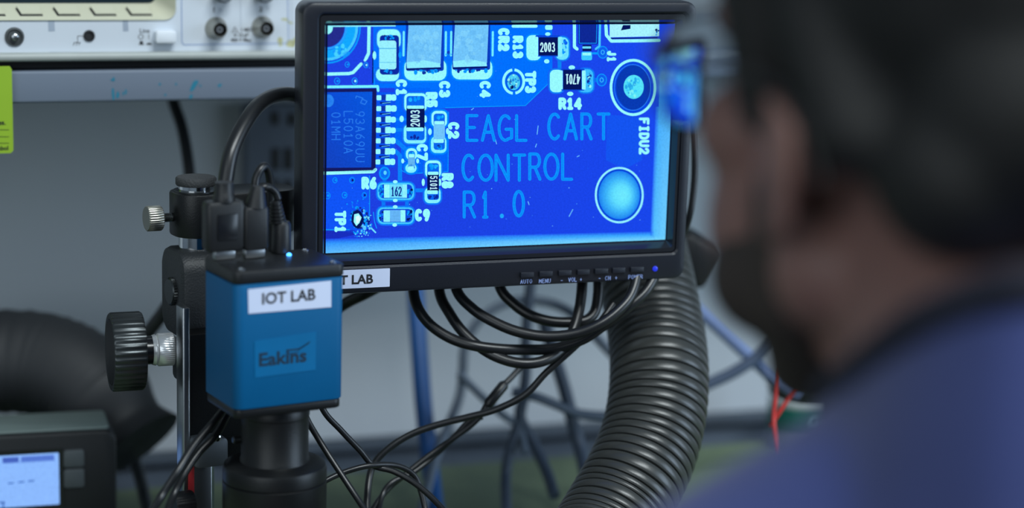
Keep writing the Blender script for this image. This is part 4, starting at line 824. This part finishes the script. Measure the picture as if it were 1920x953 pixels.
# ------------------------------------------------------------------ person
def blob_mesh(name, items, voxel, mats, parent=None, smooth=6, M=None, strength=0.5):
    bm = nb()
    for it in items:
        if it[0] == 'e':
            R_ = it[3] if len(it) > 3 else Matrix.Identity(4)
            S = Matrix.Diagonal((*it[2], 1)); bmesh.ops.create_icosphere(bm, subdivisions=3, radius=1, matrix=Matrix.Translation(it[1]) @ R_ @ S)
        elif it[0] == 'l': loft(bm, it[1])
        else:
            _, a, ra, b, rb = it; a, b = V(a), V(b); d = (b - a); n = max(2, int(d.length / min(ra, rb) * 1.5))
            bmesh.ops.create_icosphere(bm, subdivisions=3, radius=ra, matrix=Matrix.Translation(a)); bmesh.ops.create_icosphere(bm, subdivisions=3, radius=rb, matrix=Matrix.Translation(b))
            if d.length > 1e-5: lathe(bm, axisM(a, d), [(ra, 0), (rb, d.length)], 24)
    me = bpy.data.meshes.new(name); bm.to_mesh(me); bm.free(); tmp = bpy.data.objects.new(name, me); COL.objects.link(tmp)
    r = tmp.modifiers.new('r', 'REMESH'); r.mode = 'VOXEL'; r.voxel_size = voxel
    s = tmp.modifiers.new('s', 'SMOOTH'); s.factor = strength; s.iterations = smooth
    dg = bpy.context.evaluated_depsgraph_get(); dg.update(); out = bpy.data.meshes.new_from_object(tmp.evaluated_get(dg))
    bpy.data.objects.remove(tmp); bpy.data.meshes.remove(me); out.name = name
    out.materials.clear()
    for x in (mats if isinstance(mats, (list, tuple)) else [mats]): out.materials.append(x)
    out.polygons.foreach_set('use_smooth', [True] * len(out.polygons))
    o = bpy.data.objects.new(name, out); COL.objects.link(o)
    if parent is not None: o.parent = parent
    elif M is not None: o.matrix_world = M
    return o
HYAW = 29
ear = W(1475, 285, 0.66); H = frame(ear, HYAW) @ Matrix.Rotation(D2R(-4), 4, 'Y') @ Matrix.Translation((.076, 0, 0))
def h(x, y, z): return H @ V((x, y, z))
def hc(a, ra, b, rb): return ('c', h(*a), ra, h(*b), rb)
HR = H.to_3x3().to_4x4()
def he(c, r, rot=None): return ('e', h(*c), r, HR @ rot if rot else HR)
NB = W(1865, 700, 0.665); TB = W(1880, 955, 0.665)
TY = D2R(24); FD = V((-math.sin(TY), math.cos(TY), 0)); LD = V((-math.cos(TY), -math.sin(TY), 0)); UPW = V((0, 0, 1))
ls = W(1125, 1370, 0.67); rs = TB - LD * .17 - UPW * .06
pel = NB + V((.06, -.10, -.50)); chest = NB + V((.02, -.01, -.22)) + FD * .0
lel = V((-.06, .66, .045)); lha = V((-.10, .90, .030)); rel = V((.42, .72, .05)); rha = V((.24, .98, .030))
def torso(g):
    return [('c', TB, .052 + g, chest, .10 + g), ('c', NB.lerp(TB, .35), .046 + g, TB, .050 + g), ('e', chest, (.14 + g, .10 + g, .13 + g), Matrix.Rotation(TY, 4, 'Z')), ('c', chest, .11 + g, pel, .115 + g), ('e', pel, (.15 + g, .115 + g, .11 + g), Matrix.Rotation(TY, 4, 'Z')),
            ('c', TB, .048 + g, ls, .046 + g), ('c', TB, .048 + g, rs, .046 + g), ('c', chest - UPW * .0 + LD * .05, .085 + g, ls - UPW * .03, .045 + g), ('c', chest - LD * .05, .085 + g, rs - UPW * .03, .045 + g)]
def hand(w, d, side):                                  # palm plus five curled fingers resting on the mat
    d = d.normalized(); sd = d.cross(UPW).normalized() * side; pc = w + d * .05; it = [('c', w, .022, pc + sd * .018, .014), ('c', w, .022, pc - sd * .02, .014), ('c', w, .02, pc, .015)]
    for k, (off, ln) in enumerate(((-.028, .055), (-.010, .070), (.009, .075), (.027, .066))):
        a = pc + sd * off + d * .03; b = a + d * ln * .5 + UPW * .008; c_ = a + d * ln - UPW * .014
        it += [('c', pc + sd * off * .8, .010, a, .0088), ('c', a, .0088, b, .0082), ('c', b, .0082, c_, .0070)]
    a = w + d * .025 - sd * .024; b = a + d * .03 - sd * .028; it += [('c', w + d * .01 - sd * .01, .014, a, .012), ('c', a, .012, b, .0095), ('c', b, .0095, b + d * .026 - sd * .004 - UPW * .004, .0080)]
    return it
lk = pel + FD * .40 + LD * .13 + UPW * .02; rk = pel + FD * .40 - LD * .13 + UPW * .02
lf = V((lk.x, lk.y, -.67)) - FD * .03; rf = V((rk.x, rk.y, -.67)) - FD * .03
body = [he((0, -.010, .055), (.073, .095, .080)), he((0, .040, .050), (.062, .050, .062)), he((0, .048, -.005), (.058, .046, .060)), he((0, .050, -.052), (.047, .040, .048)),
        hc((-.050, .012, -.045), .020, (-.016, .070, -.092), .015), hc((.050, .012, -.045), .020, (.016, .070, -.092), .015), hc((-.014, .073, -.093), .015, (.014, .073, -.093), .015),
        he((-.044, .062, -.004), (.022, .022, .020)), he((-.042, .056, -.040), (.022, .028, .036)), he((.042, .056, -.040), (.022, .028, .036)), he((.044, .062, -.004), (.022, .022, .020)), hc((-.036, .083, .036), .011, (.036, .083, .036), .011), hc((0, .096, .020), .008, (0, .115, -.016), .010),
        hc((-.012, .100, -.020), .008, (.012, .100, -.020), .008), hc((-.016, .094, -.048), .008, (.016, .094, -.048), .008), hc((-.02, .088, -.062), .010, (.02, .088, -.062), .010),
        ('c', h(0, -.010, -.04), .052, NB, .050), ('c', h(0, .03, -.07), .032, NB + FD * .03 - UPW * .01, .038)]
for sx in (-1, 1):
    er = Matrix.Rotation(D2R(sx * 22), 4, 'Z') @ Matrix.Rotation(D2R(-10), 4, 'X')
    body += [he((sx * .079, .000, -.006), (.006, .015, .024), er), hc((sx * .083, -.013, .010), .004, (sx * .084, -.013, -.008), .004), hc((sx * .080, .002, .018), .004, (sx * .083, -.013, .010), .004), hc((sx * .076, .006, -.028), .0055, (sx * .083, -.011, -.010), .004), he((sx * .074, .002, -.004), (.008, .012, .017))]
body += torso(0) + [('c', ls, .046, lel, .036), ('c', lel, .036, lha, .024), ('c', rs, .046, rel, .036), ('c', rel, .036, rha, .024)] + hand(lha, lha - lel, 1) + hand(rha, rha - rel, -1)
for kk, ff, s_ in ((lk, lf, 1), (rk, rf, -1)): body += [('c', pel + LD * s_ * .08, .085, kk, .055), ('c', kk, .052, ff, .036), ('c', ff, .036, ff + FD * .14 - UPW * .04, .028)]
skin = mat('skin', (140, 104, 95), 0.55, var=0.10, scale=60, sss=0.15)
O0 = V((pel.x, pel.y, -.75)); T0 = Matrix.Translation(-O0)
def shift(items):
    out = []
    for it in items: out.append(it if it[0] == 'l' else ('e', it[1] - O0, *it[2:]) if it[0] == 'e' else ('c', V(it[1]) - O0, it[2], V(it[3]) - O0, it[4]))
    return out
per = blob_mesh('person', shift(body), .0036, skin, M=Matrix.Translation(O0), smooth=5)
setp(per, 'person in navy shirt and glasses, seen from behind, looking at the monitor', 'person')
hairm = mat('dark_hair', (24, 23, 22), 0.6, var=0.35, scale=260, bump=0.7, bscale=420)
hair = [he((0, -.016, .064), (.079, .099, .082)), he((0, -.060, .020), (.068, .052, .056)), he((0, .030, .092), (.066, .062, .046)), hc((-.060, .040, .090), .022, (-.030, .082, .086), .020), hc((.060, .040, .090), .022, (.030, .082, .086), .020), hc((-.032, .084, .088), .022, (.032, .084, .088), .022),
        hc((-.064, .026, .060), .020, (-.066, .022, .012), .0125), hc((.064, .026, .060), .020, (.066, .022, .012), .0125), hc((-.068, -.010, .045), .016, (-.068, -.026, .010), .016), hc((.068, -.010, .045), .016, (.068, -.026, .010), .016), hc((-.045, -.052, -.002), .030, (.045, -.052, -.002), .030)]
blob_mesh('hair', shift(hair), .004, hairm, per, smooth=3)
beardm = mat('brown_beard', (60, 50, 44), 0.7, var=0.35, scale=400, bump=0.6, bscale=600)
beard = [hc((-.056, .030, -.022), .0120, (-.050, .030, -.056), .0170), hc((.056, .030, -.022), .0120, (.050, .030, -.056), .0170), hc((-.049, .030, -.058), .0180, (-.017, .068, -.098), .0155), hc((.049, .030, -.058), .0180, (.017, .068, -.098), .0155), hc((-.013, .074, -.100), .0160, (.013, .074, -.100), .0160), hc((-.046, .050, -.056), .024, (-.022, .080, -.064), .017), hc((.046, .050, -.056), .024, (.022, .080, -.064), .017), hc((-.024, .094, -.040), .008, (.024, .094, -.040), .008)]
blob_mesh('beard', shift(beard), .004, beardm, per, smooth=3)
shirtm = mat('navy_shirt', (46, 58, 112), 0.85, var=0.12, scale=30, bump=0.25, bscale=900, sheen=0.2)
slv = [('c', ls, .058, ls.lerp(lel, .8), .050), ('c', rs, .058, rs.lerp(rel, .8), .050)]
CL = [(1538, 765, .69), (1592, 705, .655), (1690, 622, .62), (1810, 565, .595), (1930, 538, .58), (2080, 570, .585), (2200, 660, .63), (2190, 760, .68), (2060, 850, .72), (1850, 880, .74), (1650, 830, .73)]
cpts = [W(*p) for p in CL]; c0 = sum(cpts, V((0, 0, 0))) / len(cpts)
cl = spline(cpts[-2:] + cpts + cpts[:3], 5)[10:10 + 5 * len(cpts)]
def cring(f, dz, fl): return [V((c0.x + (p.x - c0.x) * f, c0.y + (p.y - c0.y) * f, c0.z + (p.z - c0.z) * fl - dz)) - O0 for p in cl]
yoke = ('l', [cring(1.0, 0, 1), cring(1.08, .012, .95), cring(1.24, .035, .85), cring(1.48, .075, .7), cring(1.75, .14, .5)])
sh_ = blob_mesh('shirt', shift(torso(.010) + slv) + [yoke], .005, shirtm, per, smooth=10)
bm = nb(); lo = []; cn = len(cl)
for i in range(cn):
    p = cl[i]; d = (p - c0); d.z = 0; d.normalize(); u_ = (p - c0).normalized()
    lo.append([p - O0 + d * math.cos(k * PI / 5) * .0035 + UPW * math.sin(k * PI / 5) * .0075 for k in range(10)])
lo.append(lo[0])
loft(bm, lo, False, False); build('collar', bm, mat('dark_collar', (26, 28, 44), 0.8), sh_)
trm = mat('dark_trousers', (44, 46, 54), 0.8)
tr = [('e', pel - UPW * .02, (.158, .125, .115), Matrix.Rotation(TY, 4, 'Z'))]
for kk, ff, s_ in ((lk, lf, 1), (rk, rf, -1)): tr += [('c', pel + LD * s_ * .08, .095, kk, .064), ('c', kk, .062, ff, .048)]
blob_mesh('trousers', shift(tr), .006, trm, per)
for ff in (lf, rf): blob_mesh('shoe', shift([('c', ff - UPW * .035, .044, ff + FD * .15 - UPW * .042, .036)]), .005, BLACK, per)
sp_ = V((pel.x, pel.y, -.75)); zs_ = pel.z - .135
stl = thing('lab_stool', 'round padded lab stool under the person', 'stool', Matrix.Translation(sp_))
hz_ = zs_ + .75
bm = nb(); lathe(bm, axisM(V((0, 0, hz_ - .05)), (0, 0, 1)), [(.15, 0), (.17, .008), (.175, .03), (.165, .046), (.02, .05)], 40); build('seat', bm, BLACK, stl)
bm = nb(); lathe(bm, axisM(V((0, 0, .02)), (0, 0, 1)), [(.03, 0), (.03, hz_ - .07)], 20); build('post', bm, CHROME, stl)
bm = nb(); lathe(bm, axisM(V((0, 0, .0005)), (0, 0, 1)), [(.20, 0), (.20, .012), (.03, .03)], 40); build('base', bm, BLACK, stl)

# ------------------------------------------------------------------ eyeglasses
GM = H @ Matrix.Translation((0, .101, .014))
gs = thing('eyeglasses', 'dark framed eyeglasses worn by the person, lens showing the screen', 'glasses', GM)
glass = bpy.data.materials.new('lens_glass'); glass.use_nodes = True; nt = glass.node_tree; nt.nodes.remove(nt.nodes['Principled BSDF'])
g_ = nt.nodes.new('ShaderNodeBsdfGlass'); g_.inputs['IOR'].default_value = 1.5; g_.inputs['Roughness'].default_value = 0; g_.inputs['Color'].default_value = (.93, .97, 1, 1); nt.links.new(g_.outputs[0], nt.nodes['Material Output'].inputs[0])
frm_ = mat('glasses_frame', (28, 24, 24), 0.35)
def outline(n, sx, w=.0265, hh=.0205, e=3.0):
    out = []
    for i in range(n):
        a = 2 * PI * i / n; c, s = math.cos(a), math.sin(a); r = (abs(c / w) ** e + abs(s / hh) ** e) ** (-1 / e); out.append((r * c, r * s))
    return out
for sx in (-1, 1):
    c0 = V((sx * .0385, 0, 0)); LR = Matrix.Translation(c0) @ Matrix.Rotation(D2R(sx * -5), 4, 'Z'); n = 48; ou = outline(n, sx)
    R1, R2, t = .13, .075, .0010
    bm = nb(); rows = []
    fr_ = [1.0, .85, .7, .55, .4, .25, .12]
    def pt(f, i, front):
        x, z = ou[i][0] * f, ou[i][1] * f; q = x * x + z * z
        return LR @ V((x, (-q / (2 * R1)) if front else (-t - q / (2 * R2)), z))
    loft(bm, [[pt(f, i, True) for i in range(n)] for f in fr_[::-1]] + [[pt(f, i, False) for i in range(n)] for f in fr_])
    build('lens', bm, glass, gs, smooth=50)
    bm = nb(); L = []
    for i in range(n + 1):
        x, z = ou[i % n]; q = x * x + z * z; yc = -q / (2 * R1) * .5 - (t + q / (2 * R2)) * .5; p = LR @ V((x * 1.03, yc, z * 1.03)); nn_ = (LR.to_3x3() @ V((x, 0, z))).normalized(); yy = V((0, 1, 0))
        L.append([p + nn_ * math.cos(k * PI / 4) * .0011 + yy * math.sin(k * PI / 4) * .0022 for k in range(8)])
    loft(bm, L, False, False); build('rim', bm, frm_, gs)
    bm = nb(); sweep(bm, spline([V((sx * .066, -.007, .010)), V((sx * .072, -.013, .011)), V((sx * .077, -.03, .011)), V((sx * .080, -.07, .010)), V((sx * .081, -.100, .010)), V((sx * .081, -.118, -.004)), V((sx * .080, -.126, -.02))], 6), .0022, 10); build('temple_arm', bm, frm_, gs)
bm = nb(); sweep(bm, spline([V((-.0125, -.001, .004)), V((0, .002, .007)), V((.0125, -.001, .004))], 5), .0016, 10); build('bridge', bm, frm_, gs)
